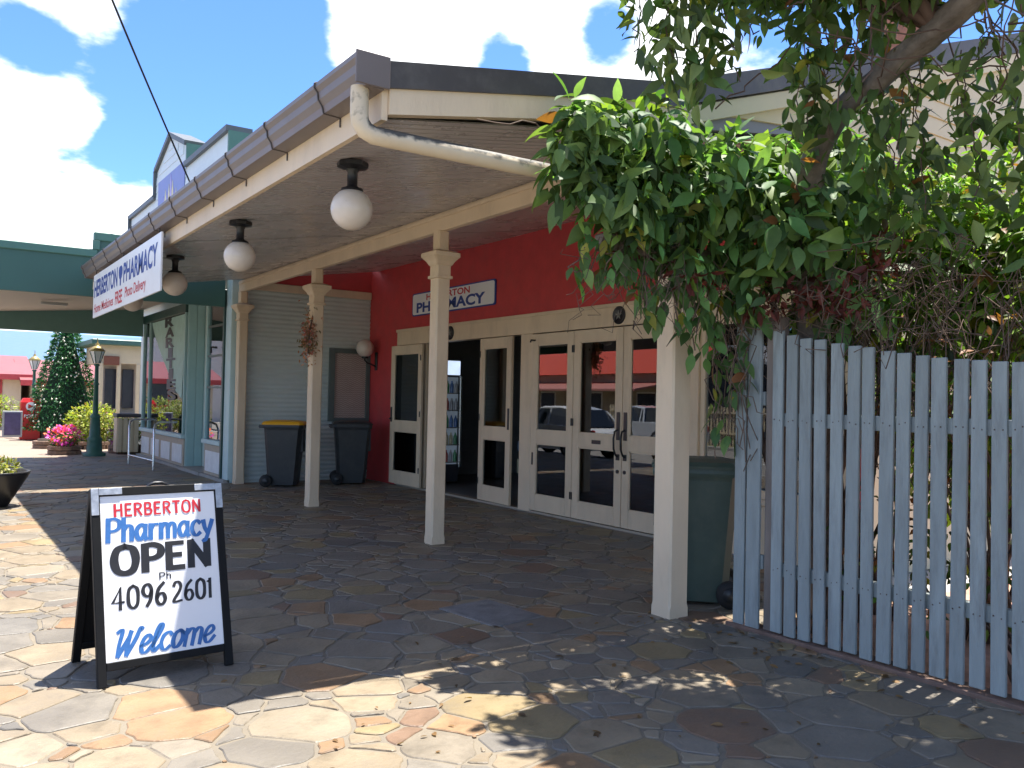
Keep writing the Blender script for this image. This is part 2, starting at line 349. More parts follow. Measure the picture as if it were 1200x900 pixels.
def frame_yz(x, y, z, flip=True):
    """text plane on a wall facing -X: text runs towards -Y"""
    return Matrix(((0, 0, -1, x), (-1, 0, 0, y), (0, 1, 0, z), (0, 0, 0, 1)))

# ------------------------------------------------------------------ ground, road, paving
MB().box(-350, 350, -150, 420, -0.6, -0.22).build('ground', mat('dry_grass', (0.20, 0.18, 0.09), 0.9, var=0.35, vscale=2), kind='structure')
MB().box(-9.6, -1.25, -60, 120, -0.5, -0.135).build('road', mat('asphalt', (0.22, 0.205, 0.185), 0.85, var=0.25, vscale=9, bump=0.5, bscale=200), kind='structure')
MB().box(-5.5, -5.38, -60, 120, -0.135, -0.131).build('road_line', mat('road_paint', (0.7, 0.7, 0.66), 0.7, dirt=(0.2, 0.2, 0.2), dscale=6), kind='structure')
MB().bbox(-1.25, -1.08, -60, 120, -0.3, -0.004, 0.015).build('kerb', mat('kerb_concrete', (0.36, 0.35, 0.33), 0.85, var=0.15, dirt=(0.2, 0.19, 0.18)), kind='structure')
MB().bbox(-9.8, -9.6, -60, 120, -0.3, -0.02, 0.015).build('kerb', MATS['kerb_concrete'], kind='structure')
pave = MB().box(-1.08, 6.50, -3.0, 21.2, -0.4, -0.0055).build('pavement', mortar, kind='structure')
MB().box(-1.08, 30, 21.2, 120, -0.4, -0.002).build('plaza', mat('plaza_paving', (0.25, 0.19, 0.145), 0.75, var=0.14, vscale=4, bump=0.2, dirt=(0.19, 0.15, 0.12), dscale=1), kind='structure')
MB().box(6.5, 30, -3, 21.2, -0.4, -0.012).build('building_slab', mat('slab', (0.3, 0.28, 0.26), 0.8), kind='structure')
PAL = [((.212, .166, .108), 3.6), ((.182, .152, .112), 3.2), ((.225, .138, .072), 1.6), ((.22, .165, .085), 1.2), ((.168, .104, .065), .8), ((.160, .140, .112), 3.0), ((.142, .128, .108), 1.2), ((.232, .190, .132), 1.4)]
PW = np.array([w for _, w in PAL]); PW = PW/PW.sum()
def stones():
    pts = []; cell = 0.5; grid = {}
    X0, X1, Y0, Y1 = -1.05, 6.48, -1.0, 21.15
    for it in range(26000):
        x = random.uniform(X0, X1); y = random.uniform(Y0, Y1); r = random.choice((.09, .12, .16, .2, .24, .29)) if y < 14 else random.choice((.25, .32, .4))
        gx, gy = int(x/cell+50), int(y/cell+50); ok = True
        for i in (-1, 0, 1):
            for j in (-1, 0, 1):
                for (a, b, c) in grid.get((gx+i, gy+j), ()):
                    if (a-x)**2+((b-y)*1.3)**2 < (0.5*(r+c)*.95)**2: ok = False; break
                if not ok: break
            if not ok: break
        if ok: pts.append((x, y, r)); grid.setdefault((gx, gy), []).append((x, y, r))
    P = np.array(pts)
    polys = []
    for k, (x, y, r) in enumerate(pts):
        d2 = (P[:, 0]-x)**2+(P[:, 1]-y)**2; nb = np.argsort(d2)[1:22]
        poly = [(X0, Y0), (X1, Y0), (X1, Y1), (X0, Y1)]
        poly = [(max(X0, min(X1, x+dx)), max(Y0, min(Y1, y+dy))) for dx, dy in ((-1, -1), (1, -1), (1, 1), (-1, 1))]
        for j in nb:
            bx, by, br = pts[j]; dx, dy = bx-x, by-y; D = math.hypot(dx, dy); nx, ny = dx/D, dy/D
            # radical axis keeps big stones big; joint of about 14 mm
            t = (D*D+r*r*.7-br*br*.7)/(2*D)-0.005-0.007*((k*7+j*7) % 5)/5
            out = []; n = len(poly)
            for i in range(n):
                a = poly[i]; b = poly[(i+1) % n]
                sa = (a[0]-x)*nx+(a[1]-y)*ny-t; sb = (b[0]-x)*nx+(b[1]-y)*ny-t
                if sa <= 0: out.append(a)
                if (sa < 0) != (sb < 0):
                    u = sa/(sa-sb); out.append((a[0]+(b[0]-a[0])*u, a[1]+(b[1]-a[1])*u))
            poly = out
            if len(poly) < 3: break
        if len(poly) < 3: continue
        # chip the corners and wobble the edges
        q = []; n = len(poly)
        for i in range(n):
            a = Vector(poly[i-1]); b = Vector(poly[i]); c = Vector(poly[(i+1) % n])
            la = (a-b).length; lc = (c-b).length
            if la < 1e-4 or lc < 1e-4: continue
            u = min(.3*la, random.uniform(.003, .022)); w = min(.3*lc, random.uniform(.003, .022))
            q.append(b+(a-b)/la*u); q.append(b+(c-b)/lc*w)
            if lc > .1:
                kk = max(1, min(5, int(lc/.075))); e = (c-b).normalized()
                for s_ in range(kk):
                    m = b+(c-b)*((s_+1+random.uniform(-.25, .25))/(kk+1)); q.append(m+Vector((-e.y, e.x))*random.uniform(-.001, .009))
        if len(q) < 3: continue
        polys.append(((x, y), q))
    # image size ~ area / depth^3, in front of the camera
    def rank(p):
        (x, y), q = p; dep = x*cF.x+y*cF.y; lat = x*cR.x+y*cR.y
        if dep < 2.9 or abs(lat/dep) > .66 or x > 4.5 and y < 3.6: return 0
        A = abs(sum(q[i-1].x*q[i].y-q[i].x*q[i-1].y for i in range(len(q))))/2
        return A/dep**3
    polys.sort(key=rank, reverse=True)
    rest = MB(); restc = []
    for k, ((x, y), q) in enumerate(polys):
        zt = random.uniform(-.001, .003); n = len(q); cx = sum(p.x for p in q)/n; cy = sum(p.y for p in q)/n
        c = Vector(PAL[rng.choice(len(PAL), p=PW)][0])*random.uniform(.9, 1.08)
        tx, ty = random.uniform(-.004, .004), random.uniform(-.004, .004)
        def ring(f, dz):
            o = []
            for p in q:
                d = Vector((p.x-cx, p.y-cy)); L = d.length; d2 = d*(max(L-f, 0.01)/L) if L > 1e-5 else d
                o.append((d2.x, d2.y, zt+dz+d2.x*tx+d2.y*ty))
            return o
        r0, r1, r2 = ring(0, -.03), ring(0, -.004), ring(.005, 0)
        fs = [(i, (i+1) % n, n+(i+1) % n, n+i) for i in range(n)]+[(n+i, n+(i+1) % n, 2*n+(i+1) % n, 2*n+i) for i in range(n)]+[tuple(range(2*n, 3*n))]
        vs = r0+r1+r2
        if k < 300:
            me = bpy.data.meshes.new('flagstone'); me.from_pydata(vs, [], fs)
            at = me.attributes.new('Col', 'FLOAT_COLOR', 'POINT'); at.data.foreach_set('color', [c.x, c.y, c.z, 1]*len(vs))
            me.materials.append(stone_m); o = bpy.data.objects.new('flagstone', me); COL.objects.link(o); o.parent = pave
            o.location = Vector((cx, cy, 0))-wloc(pave)
        else:
            rest.add([(a+cx, b+cy, z) for a, b, z in vs], fs); restc += [c.x, c.y, c.z, 1]*len(vs)
    off = wloc(pave); me = bpy.data.meshes.new('flagstones'); me.from_pydata([(a-off.x, b-off.y, z-off.z) for a, b, z in rest.v], [], rest.f)
    at = me.attributes.new('Col', 'FLOAT_COLOR', 'POINT'); at.data.foreach_set('color', restc)
    o = link('flagstones', me, stone_m, pave); o['kind'] = 'stuff'
stones()
# ------------------------------------------------------------------ pharmacy building with its veranda
WX = 6.58
def zs(x): return 3.33+0.155*(x-4.25)
PH = root('pharmacy_building', (WX, 9.2, 0), 'red-walled pharmacy with cream doors and a deep veranda on cream posts', 'shop building')
def rects(mb, x0, x1, lst):
    for y0, y1, z0, z1 in lst: mb.box(x0, x1, y0, y1, z0, z1)
    return mb
w = rects(MB(), WX, WX+.2, [(4.3, 14.28, 2.585, 3.9), (13.0, 14.28, -.02, 2.585), (4.3, 4.42, -.02, 2.585)])
w.build('red_wall', red_wall, PH)
MB().box(WX, WX+.2, 4.425, 6.145, -.02, .5).build('window_stall_board', cream, PH)
MB().box(4.36, WX, 14.12, 14.2, 3.34, 3.72).build('red_end_panel', red_wall, PH)
# gable end wall facing the side yard
MB().prism([(4.12, 3.50), (WX+.004, 3.74), (WX+.004, 0), (16, 0), (16, 4.2), (11, 5.62), (4.12, 3.53)], 1, 4.24, 4.296).build('gable_wall', mat('cream_boards', (0.52, 0.45, 0.30), 0.6, var=0.06, vscale=3, dirt=(0.38, 0.33, 0.22)), PH)
for k in range(14):
    z = 2.2+k*.16; x1 = 12.0
    MB().prism([(4.222, z), (4.239, z), (4.239, z+.15), (4.234, z+.15)], 0, WX+.25, x1).build('weatherboard', MATS['cream_boards'], PH)
main_top = [(4.12, 3.62), (11.0, 5.86), (18.0, 3.6)]
MB().prism([(4.12, 3.66), (11, 5.90), (18, 3.64), (18, 3.56), (11, 5.80), (4.3, 3.58)], 1, 4.22, 14.25).build('main_roof', mat('roof_iron', (0.16, 0.15, 0.145), 0.4, var=0.1), PH)
MB().prism([(4.10, 3.63), (11, 5.93), (11, 5.72), (4.10, 3.46)], 1, 4.155, 4.218).build('rake_capping', darkroof, PH)
MB().prism([(4.30, 3.51), (11, 5.715), (11, 5.57), (4.30, 3.39)], 1, 4.175, 4.217).build('rake_fascia', MATS['cream_boards'], PH)
MB().prism([(10.9, 5.92), (18, 3.66), (18, 3.5), (10.9, 5.7)], 1, 4.165, 4.22).build('rake_capping', darkroof, PH)
# joinery
w = MB(); w.box(WX-.03, WX+.12, 4.40, 12.98, 2.335, 2.583); w.build('door_header', cream, PH)
MB().bbox(WX-.045, WX-.0305, 4.38, 13.0, 2.555, 2.60, .004).build('header_moulding', cream, PH)
for y0, y1, x0 in ((9.08, 9.34, WX-.03), (6.15, 6.40, WX-.03), (12.90, 12.998, WX-.02), (4.424, 4.52, WX-.02)):
    MB().bbox(x0, WX+.12, y0, y1, 0, 2.334, .006).build('door_jamb', cream, PH)
MB().box(WX-.02, WX+.12, 6.40, 12.9, -.01, .018).build('door_sill', mat('sill_timber', (0.42, 0.35, 0.26), .6, dirt=(.2, .17, .13)), PH)
MB().bbox(WX-.06, WX+.1, 4.53, 6.14, .5, .56, .01).build('window_sill', cream, PH)
o = MB().box(WX+.03, WX+.036, 4.53, 6.14, .56, 2.33).build('window', clear, PH)
wf = MB()
for a, b, c, d in ((4.521, 4.58, .562, 2.333), (6.09, 6.148, .562, 2.333), (4.58, 6.09, 2.26, 2.333), (4.58, 6.09, .562, .64)): wf.box(WX+.005, WX+.06, a, b, c, d)
wf.build('frame', cream, o)
def leaf(y0, y1, x, name='door', swing=0.0, hinge=None, bare=False):
    """glazed leaf in a plane facing -X; swing in degrees about the hinge edge"""
    wd = y1-y0; st = .115 if wd > .6 else .085
    M = Matrix.Translation((x, hinge if hinge is not None else y0, 0)) @ Matrix.Rotation(R_(swing), 4, 'Z') @ Matrix.Translation((0, y0-(hinge if hinge is not None else y0), 0))
    fr = MB()
    for a, b, c, d in ((0, st, .03, 2.32), (wd-st, wd, .03, 2.32)): fr.bbox(-.022, .022, a, b, c, d, .004)
    for c, d in ((.03, .235), (.90, 1.07), (2.18, 2.32)): fr.bbox(-.0215, .0215, st, wd-st, c, d, .003)
    o = fr.xf(M).build(name, cream, PH)
    for c, d in ((.235, .90), (1.07, 2.18)):
        MB().box(-.003, .003, st, wd-st, c, d).xf(M).build('pane', clear, o)
        bd = MB()
        for a, b, e, f in ((st, wd-st, c, c+.014), (st, wd-st, d-.014, d), (st, st+.014, c, d), (wd-st-.014, wd-st, c, d)): bd.box(-.014, -.0035, a, b, e, f)
        bd.xf(M).build('glazing_bead', cream, o)
    return o, M
dA, MA = leaf(11.98, 13.05, WX-.075)
dB, Mb = leaf(9.50, 10.36, WX-.05, swing=-3)
dF, MF = leaf(9.36, 10.2, WX+.06, swing=-72, hinge=9.36)
dC, MC = leaf(8.21, 9.075, WX-.01)
dD, MD = leaf(7.305, 8.20, WX-.01)
dE, ME = leaf(6.405, 7.295, WX-.01)
for d, M, ys in ((dC, MC, (.01,)), (dD, MD, (.885,)), (dA, MA, (.02,)), (dB, Mb, (.84,))):
    for y in ys:
        for z in (.3, 1.2, 2.1):
            MB().tube([(-.03, y, z-.045), (-.03, y, z+.045)], .009, 6).xf(M).build('hinge', iron, d)
for d, M, y in ((dD, MD, .055), (dE, ME, .835)):
    MB().bbox(-.034, -.0225, y-.028, y+.028, 1.02, 1.34, .004).xf(M).build('lock_plate', iron, d)
    MB().tube([(-.03, y, 1.14), (-.075, y, 1.12), (-.095, y, 1.04), (-.09, y, .92), (-.06, y, .85), (-.03, y, .83)], [.011, .011, .012, .012, .011, .013], 8).xf(M).build('handle', iron, d)
    MB().bbox(-.034, -.0225, y-.03, y+.03, .79, .86, .004).xf(M).build('handle_plate', iron, d)
    MB().tube([(-.022, y, .66), (-.034, y, .66)], .022, 12).xf(M).build('key_escutcheon', iron, d)
MB().bbox(-.032, -.0225, .36, .52, .955, 1.0, .003).xf(MD).build('mail_slot', iron, dD)
MB().bbox(-.034, -.0225, .02, .06, 1.05, 1.34, .004).xf(Mb).build('lock_plate', iron, dB)
MB().bbox(-.034, -.0225, .99, 1.04, 1.05, 1.30, .004).xf(MA).build('lock_plate', iron, dA)
MB().tube([(-.03, 1.02, 1.12), (-.075, 1.0, 1.1), (-.08, .95, 1.1)], .01, 6).xf(MA).build('handle', iron, dA)
MB().tube([(-.02, .80, 2.24), (-.09, .80, 2.24), (-.10, .80, 2.21)], .012, 6).xf(MC).build('door_catch', iron, dC)
MB().bbox(-.03, -.0225, .80, .83, .62, .78, .003).xf(MC).build('lock_plate', iron, dC)
paper = mat('paper_notice', (0.72, 0.72, 0.70), 0.6, var=0.06)
paper2 = mat('blue_notice', (0.16, 0.36, 0.42), 0.6, var=0.3, vscale=9, dirt=(0.6, 0.62, 0.6), dscale=5)
for M, d, y0, y1, z0, z1, m in ((MA, dA, .30, .62, 1.55, 1.95, paper), (MA, dA, .28, .60, 1.30, 1.52, paper), (MA, dA, .2, .38, 1.14, 1.34, paper), (Mb, dB, .25, .62, 1.30, 1.62, paper), (Mb, dB, .55, .66, 1.95, 2.12, paper), (Mb, dB, .16, .55, .27, .86, paper2), (MC, dC, .13, .42, 1.45, 1.72, paper), (MD, dD, .30, .62, 1.45, 1.70, paper)):
    MB().box(.005, .007, y0, y1, z0, z1).xf(M).build('notice', m, d)
MB().bbox(WX+.0, WX+.05, 12.42, 12.895, .02, 2.33, .006).build('fixed_side_panel', cream, PH)
MB().bbox(WX+.0, WX+.05, 12.0, 12.08, .02, 2.33, .006).build('door_jamb', cream, PH)
# interior shell
it = MB(); it.box(11, 11.1, 4.4, 14.2, -.01, 3.3); it.box(WX+.2, 11, 14.0, 14.1, -.01, 3.3); it.box(WX+.2, 11, 4.5, 4.6, -.01, 3.3); it.box(WX+.2, 11, 4.4, 14.2, 3.2, 3.3)
it.build('interior_wall', inside, PH)
MB().box(WX+.125, 11, 4.5, 14.1, -.011, .012).build('interior_floor', mat('vinyl_floor', (0.16, 0.15, 0.14), 0.35, var=0.1), PH)
# veranda
GX, Y0, Y1 = 1.97, 4.2, 13.85
prof = [(-.000, 3.262), (-.150, 3.285), (-.165, 3.275), (-.165, 3.250), (-.145, 3.225), (-.140, 3.185), (-.115, 3.150), (-.105, 3.112), (0, 3.105)]
g = MB().prism([(GX+.02+a, b) for a, b in prof], 1, Y0-.03, Y1+.02).build('gutter', taupe, PH)
for k in range(11):
    y = 4.75+k*.9
    q = [(GX+.02+a*1.0-.004, b) for a, b in prof]
    b = MB()
    for (xa, za), (xb, zb) in zip(q[1:], q[2:]): b.tube([(xa, y, za), (xb, y, zb)], .0055, 5)
    b.tube([(q[-1][0], y, q[-1][1]-.002), (GX+.016, y, 3.05)], .005, 5)
    b.build('bracket', darkroof, g)
MB().box(GX+.022, GX+.058, Y0, Y1, 2.955, 3.20).build('fascia', cream, PH)
t = [(GX-.15, 3.25), (4.12, 3.635)]
MB().prism([(GX+.06, 3.19), (4.25, 3.605), (7.0, 4.05), (7.0, zs(7.0)+.045), (GX+.06, zs(GX+.06)+.045)], 1, Y0+.06, Y1-.02).build('veranda_roof', MATS['roof_iron'], PH)
for ya, yb in ((Y0-.035, Y0+.055), (Y1-.018, Y1+.04)):
    MB().prism([(GX-.0, 3.262), (4.098, 3.635), (4.098, 3.50), (GX+.06, 3.125), (GX-.0, 3.125)], 1, ya, yb).build('barge_capping', darkroof, PH)
    MB().prism([(GX+.0595, 3.13), (4.30, 3.535), (4.30, 3.40), (GX+.0595, 2.985)], 1, ya+.015, yb-.012).build('barge_board', cream, PH)
MB().bbox(GX-.15, GX+.05, Y0-.045, Y0-.031, 3.11, 3.287, .004).build('gutter_stop_end', taupe, PH)
# ripple-iron lining, one sheet at a time
def ripple(nw, pitch, amp, x0, x1):
    # pressed lining: flat bands between sharp rolled ribs
    prof_ = [(0, 0), (.80, 0), (.805, 1.0), (.985, 1.0), (.995, 0)]
    vs = []; ys = [(i*pitch+a*pitch, amp*z) for i in range(nw) for a, z in prof_]+[(nw*pitch, 0)]
    for y, z in ys:
        for k in range(4):
            x = x0+(x1-x0)*k/3; vs.append((x, y, zs(x)-.004+z))
    fs = [(i*4+k, i*4+k+1, (i+1)*4+k+1, (i+1)*4+k) for i in range(len(ys)-1) for k in range(3)]
    mb = MB(); mb.add(vs, fs, False); return mb
me = ripple(9, .08855, .03, GX+.06-WX, 0.0)
me.v = [(x, y, zs(x+WX)-.004+(z-zs(x)+.004)) for x, y, z in me.v]
rm = me.mesh('soffit_sheet'); rm.materials.append(soffit_m)
for k in range(12):
    o = bpy.data.objects.new('soffit_sheet', rm); COL.objects.link(o); o.parent = PH
    o.location = (0, Y0+.06+k*.797-9.2, random.uniform(-.002, .002)+(k % 2)*.002)
MB().bbox(4.215, 4.285, Y0+.06, 14.14, 3.135, 3.322, .006).build('beam', cream, PH)
MB().bbox(4.195, 4.2148, Y0+.07, 14.1, 3.262, 3.30, .004).build('beam_moulding', cream, PH)
def post(y, s=.075, full=True):
    x = 4.25; p = MB()
    c = .014
    def sq(h, z, c=c): return [(x-h+c, y-h, z), (x+h-c, y-h, z), (x+h, y-h+c, z), (x+h, y+h-c, z), (x+h-c, y+h, z), (x-h+c, y+h, z), (x-h, y+h-c, z), (x-h, y-h+c, z)]
    p.loft([sq(s+.001, -.004, .004), sq(s+.0005, .06, .004), sq(s, .09), sq(s, 2.76)])
    p.loft([sq(s-.012, 2.76), sq(s-.012, 3.1345)])
    o = p.build('post', cream, PH)
    cp = MB(); cp.loft([sq(s+.004, 2.655), sq(s+.022, 2.66), sq(s+.022, 2.685), sq(s+.006, 2.69), sq(s+.006, 2.785), sq(s+.02, 2.80), sq(s+.035, 2.83), sq(s+.062, 2.862), sq(s+.075, 2.875), sq(s+.075, 2.915), sq(s+.03, 2.935), sq(s-.006, 2.945)])
    cp.build('capital', cream, o)
    return o
for y in (4.22, 7.5, 10.8, 14.02): post(y, .088 if y < 5 else .075)
MB().bbox(4.34, 4.40, 4.20, 4.26, 0, 3.3, .004).build('post_batten', cream, PH)
pipe_m = mat('mossy_pipe', (0.62, 0.51, 0.36), 0.55, var=0.08, vscale=4)
def moss():
    nt = pipe_m.node_tree; N = nt.nodes; L = nt.links; p = N['Principled BSDF']
    geo = N.new('ShaderNodeNewGeometry'); sp = N.new('ShaderNodeSeparateXYZ'); L.new(geo.outputs['Normal'], sp.inputs[0])
    nz = N.new('ShaderNodeTexNoise'); nz.inputs['Scale'].default_value = 17; nz.inputs['Detail'].default_value = 8
    tc = N.new('ShaderNodeTexCoord'); L.new(tc.outputs['Object'], nz.inputs['Vector'])
    ad = N.new('ShaderNodeMath'); ad.operation = 'MULTIPLY_ADD'; L.new(nz.outputs['Fac'], ad.inputs[0]); ad.inputs[1].default_value = 1.9; L.new(sp.outputs['Z'], ad.inputs[2])
    mr = N.new('ShaderNodeMapRange'); mr.inputs['From Min'].default_value = .98; mr.inputs['From Max'].default_value = 1.5; L.new(ad.outputs[0], mr.inputs['Value'])
    mx = N.new('ShaderNodeMix'); mx.data_type = 'RGBA'; L.new(mr.outputs[0], mx.inputs['Factor'])
    src = p.inputs['Base Color'].links[0].from_socket; L.new(src, mx.inputs['A']); mx.inputs['B'].default_value = (0.05, 0.045, 0.035, 1); L.new(mx.outputs['Result'], p.inputs['Base Color'])
moss()
MB().tube([(1.885, 4.25, 3.12), (1.885, 4.25, 2.98), (1.89, 4.245, 2.93), (1.915, 4.235, 2.89), (1.96, 4.225, 2.868), (2.05, 4.21, 2.862), (3.1, 4.15, 2.845), (4.1, 4.09, 2.82), (4.2, 4.085, 2.79), (4.235, 4.085, 2.72), (4.24, 4.085, 2.0)], .05, 14).build('downpipe', pipe_m, PH)
MB().box(9.3, 9.75, 5.4, 5.9, 4.8, 6.6).build('chimney', mat('chimney_brick', (0.32, 0.13, 0.08), .8, var=.25, vscale=12), PH)

# ------------------------------------------------------------------ rarities shop (next door), its side wall and its canopy
RA = root('rarities_shop', (4.1, 17.6, 0), 'teal gift shop with RARITIES lettered window and stepped green parapet', 'shop building')
# side wall of corrugated iron: ribs run level
def corr_wall(x0, x1, y, z0, z1, pitch=.076, amp=.009):
    n = int((z1-z0)/pitch*6); vs = []
    for i in range(n+1):
        z = z0+(z1-z0)*i/n; yy = y+amp*math.sin(2*math.pi*z/pitch); vs += [(x0, yy, z), (x1, yy, z)]
    mb = MB(); mb.add(vs, [(2*i, 2*i+1, 2*i+3, 2*i+2) for i in range(n)], True); return mb
zc = [0, 1.05, 2.1, 3.2]
for a, b in zip(zc, zc[1:]):
    corr_wall(4.335, WX-.005, 14.12+random.uniform(-.002, .002), a, b+.012).build('iron_sheet', teal_iron, RA)
MB().bbox(4.30, WX-.01, 14.07, 14.13, 3.2, 3.33, .006).build('top_rail', cream, RA)
MB().box(4.12, WX, 14.16, 14.3, -.01, 3.6).build('side_wall', teal_iron, RA)
mw = MB()
for a, b, c, d in ((5.80, 5.90, 1.02, 2.30), (6.50, 6.57, 1.02, 2.30), (5.90, 6.50, 2.22, 2.30), (5.90, 6.50, 1.02, 1.08)): mw.box(a, b, 14.06, 14.105, c, d)
o = mw.build('window', mat('grey_green_frame', (0.10, 0.13, 0.12), .5), RA)
MB().box(5.9, 6.5, 14.098, 14.104, 1.08, 2.22).build('pane', mat('brown_blind', (0.36, 0.28, 0.24), .7, var=.1), o)
sm = MB()
for r in range(30):
    z = 1.10+r*.0375
    pts = [(5.905+.0425*i, 14.08, z+(.011 if i % 2 else -.011)) for i in range(15)]
    for a, b in zip(pts, pts[1:]): sm.add([(a[0], a[1], a[2]-.004), (b[0], b[1], b[2]-.004), (b[0], b[1], b[2]+.004), (a[0], a[1], a[2]+.004)], [(0, 1, 2, 3)])
sm.build('security_mesh', mat('mesh_paint', (0.55, 0.47, 0.41), .5), o)
FX = 4.12
MB().bbox(FX-.02, FX+.15, 14.13, 14.42, 0, 3.4, .01).build('corner_board', teal_board if False else mat('pale_teal', (0.45, 0.58, 0.57), .55, var=.05), RA)
MB().bbox(FX-.05, FX+.1, 14.42, 14.50, 0, 3.2, .006).build('corner_post', deepgreen, RA)
whitep = mat('white_panel', (0.66, 0.68, 0.68), .5)
tan = mat('tan_trim', (0.38, 0.32, 0.24), .55)
def shopfront(y0, y1, x, mull, parent, back=True):
    MB().box(x, x+.06, y0, y1, 0, .58).build('stall_board', tan, parent)
    n = max(1, round((y1-y0)/1.1))
    for k in range(n):
        a = y0+(y1-y0)*k/n+.1; b = y0+(y1-y0)*(k+1)/n-.1
        MB().bbox(x-.012, x-.0005, a, b, .1, .46, .004).build('white_panel', whitep, parent)
    MB().bbox(x-.06, x+.06, y0, y1, .58, .66, .01).build('window_sill', MATS['pale_teal'], parent)
    MB().bbox(x-.03, x+.06, y0, y1, 3.02, 3.2, .01).build('window_head', deepgreen, parent)
    o = MB().box(x+.02, x+.026, y0, y1, .66, 3.02).build('window', clear, parent)
    for y in mull: MB().bbox(x-.02, x+.05, y-.035, y+.035, .66, 3.02, .006).build('mullion', teal, o)
    return o
w1 = shopfront(14.52, 15.62, FX, (14.56, 15.58), RA)
for z in (1.55, 2.1, 2.62): MB().box(FX-.005, FX+.019, 14.6, 15.54, z, z+.035).build('glazing_bar', deepgreen, w1)
MB().tube([(FX-.02, 14.9, 2.25), (FX-.12, 14.9, 2.25), (FX-.12, 14.9, 2.15)], .02, 6).build('hook', iron, w1)
w2 = shopfront(17.1, 21.0, FX, (17.16, 20.3, 20.94), RA)
MB().box(FX+.02, FX+1.2, 17.02, 17.09, 0, 3.2).build('recess_wall', teal, RA)
for k in range(8): MB().bbox(FX+.03+.145*k, FX+.17+.145*k, 17.0, 17.019, .02, 3.2, .006).build('board', teal, RA)
MB().box(FX+1.2, FX+1.26, 15.6, 17.1, 0, 3.2).build('entry_door', deepgreen, RA)
MB().box(FX+.07, FX+1.2, 15.62, 15.68, 0, 3.2).build('recess_side', teal, RA)
MB().box(FX-.1, FX+1.3, 15.62, 17.02, -.005, .06).build('entry_step', mat('step_concrete', (.3, .29, .27), .8), RA)
MB().box(FX-.08, FX+.02, 14.13, 21.1, -.005, .05).build('plinth', MATS['step_concrete'], RA)
MB().box(FX+.3, FX+.35, 17.1, 21.0, .3, 3.1).build('display_backing', mat('display_dark', (.10, .10, .09), .7, var=.5, vscale=3, dirt=(.35, .28, .2), dscale=2.2), RA)
MB().box(FX+.3, FX+.35, 14.5, 15.6, .3, 3.1).build('display_backing', MATS['display_dark'], RA)
# painted pennant on the big window with the vertical lettering
pen = [(17.25, 3.0), (20.2, 3.0), (19.9, 2.7), (19.3, 2.3), (18.6, 1.9), (17.9, 1.5), (17.4, 1.35)]
pn = MB().prism([(y, z) for y, z in pen], 0, FX+.008, FX+.016).build('painted_pennant', mat('pennant_teal', (0.33, 0.50, 0.44), .6), w2)
gold = mat('gold_letters', (.13, .085, .045), .5)
for i, ch in enumerate('RARITIES'):
    hgt = .235; z = 2.83-i*.215+.0; yc = 18.55-.05*i
    wd = (.72 if ch != 'I' else .34)*(1.0)
    for mm, ex, dx in ((black_ink, .07, .004), (black_ink, .02, .006)):
        text_mb(ch, frame_yz(FX+.006-dx, yc+wd/2+(ex/2 if mm is black_ink else 0), z-(.012 if mm is black_ink else 0)), wd+ex, hgt-.05+(.024 if mm is black_ink else 0), 0, bold=.045 if mm is black_ink else 0.0).build('lettering', mm, pn)
# canopy
MB().box(-.9, 2.09, 14.34, 14.42, 2.90, 3.50).build('canopy_end', darkgreen, RA)
MB().bbox(-.95, 2.11, 14.31, 14.44, 3.50, 3.62, .01).build('canopy_cornice', mat('mid_green_paint', (.07, .17, .13), .55, var=.08), RA)
MB().box(2.09, 4.05, 14.34, 14.42, 2.90, 3.76).build('canopy_end', darkgreen, RA)
MB().bbox(2.06, 4.05, 14.31, 14.44, 3.76, 3.89, .01).build('canopy_cornice', MATS['mid_green_paint'], RA)
MB().bbox(2.04, 2.14, 14.305, 14.33, 3.62, 3.76, .004).build('canopy_cornice', MATS['mid_green_paint'], RA)
MB().prism([(-.9, 2.92), (4.1, 3.36), (4.1, 3.40), (-.9, 2.96)], 1, 14.42, 21.0).build('canopy_lining', beige, RA)
MB().box(-.9, 4.1, 21.0, 21.1, 2.74, 3.5).build('canopy_end', mat('grey_green_paint', (.12, .22, .185), .6, var=.06), RA)
MB().box(-1.0, -.9, 14.34, 21.1, 2.74, 3.5).build('canopy_fascia', darkgreen, RA)
MB().box(-.9, 4.1, 14.42, 21.0, 3.46, 3.5).build('canopy_roof', MATS['roof_iron'], RA)
for y in (20.6,): MB().bbox(-.72, -.6, y, y+.12, 0, 2.95, .01).build('canopy_post', darkgreen, RA)
MB().bbox(1.75, 2.2, 18.2, 18.3, 3.08, 3.13, .01).build('tube_light', mat('light_casing', (.35, .33, .3), .5), RA)
# parapet of level boards
def parapet(y0, y1, prof):
    zb = 3.5; nz = 0
    while zb < 7:
        zt = zb+.17
        # clip a board to the outline
        ys = []
        for k in range(61):
            y = y0+(y1-y0)*k/60; top = prof(y)-.1
            if top >= zt: ys.append(y)
        if len(ys) > 1:
            MB().prism([(FX-.018, zb+.002), (FX, zb+.002), (FX, zt), (FX-.008, zt)], 1, ys[0], ys[-1]).build('weatherboard', teal_board, RA)
        zb = zt
pr = lambda y: 5.95
pc = lambda y: 6.40+(1.36-abs(y-18.8))*.36
pl = lambda y: 5.80
for (a, b, f) in ((14.60, 17.44, pr), (17.44, 20.1, pc), (20.1, 22.9, pl)):
    parapet(a, b, f)
trimd = mat('parapet_capping', (.09, .10, .105), .5)
MB().prism([(14.58, 3.5), (17.44, 3.5), (20.1, 3.5), (22.9, 3.5), (22.9, 5.8), (20.1, 5.8), (20.1, 6.40), (18.8, 6.88), (17.44, 6.40), (17.44, 5.95), (14.58, 5.95)], 0, FX+.001, FX+.33).build('parapet_wall', teal_board, RA)
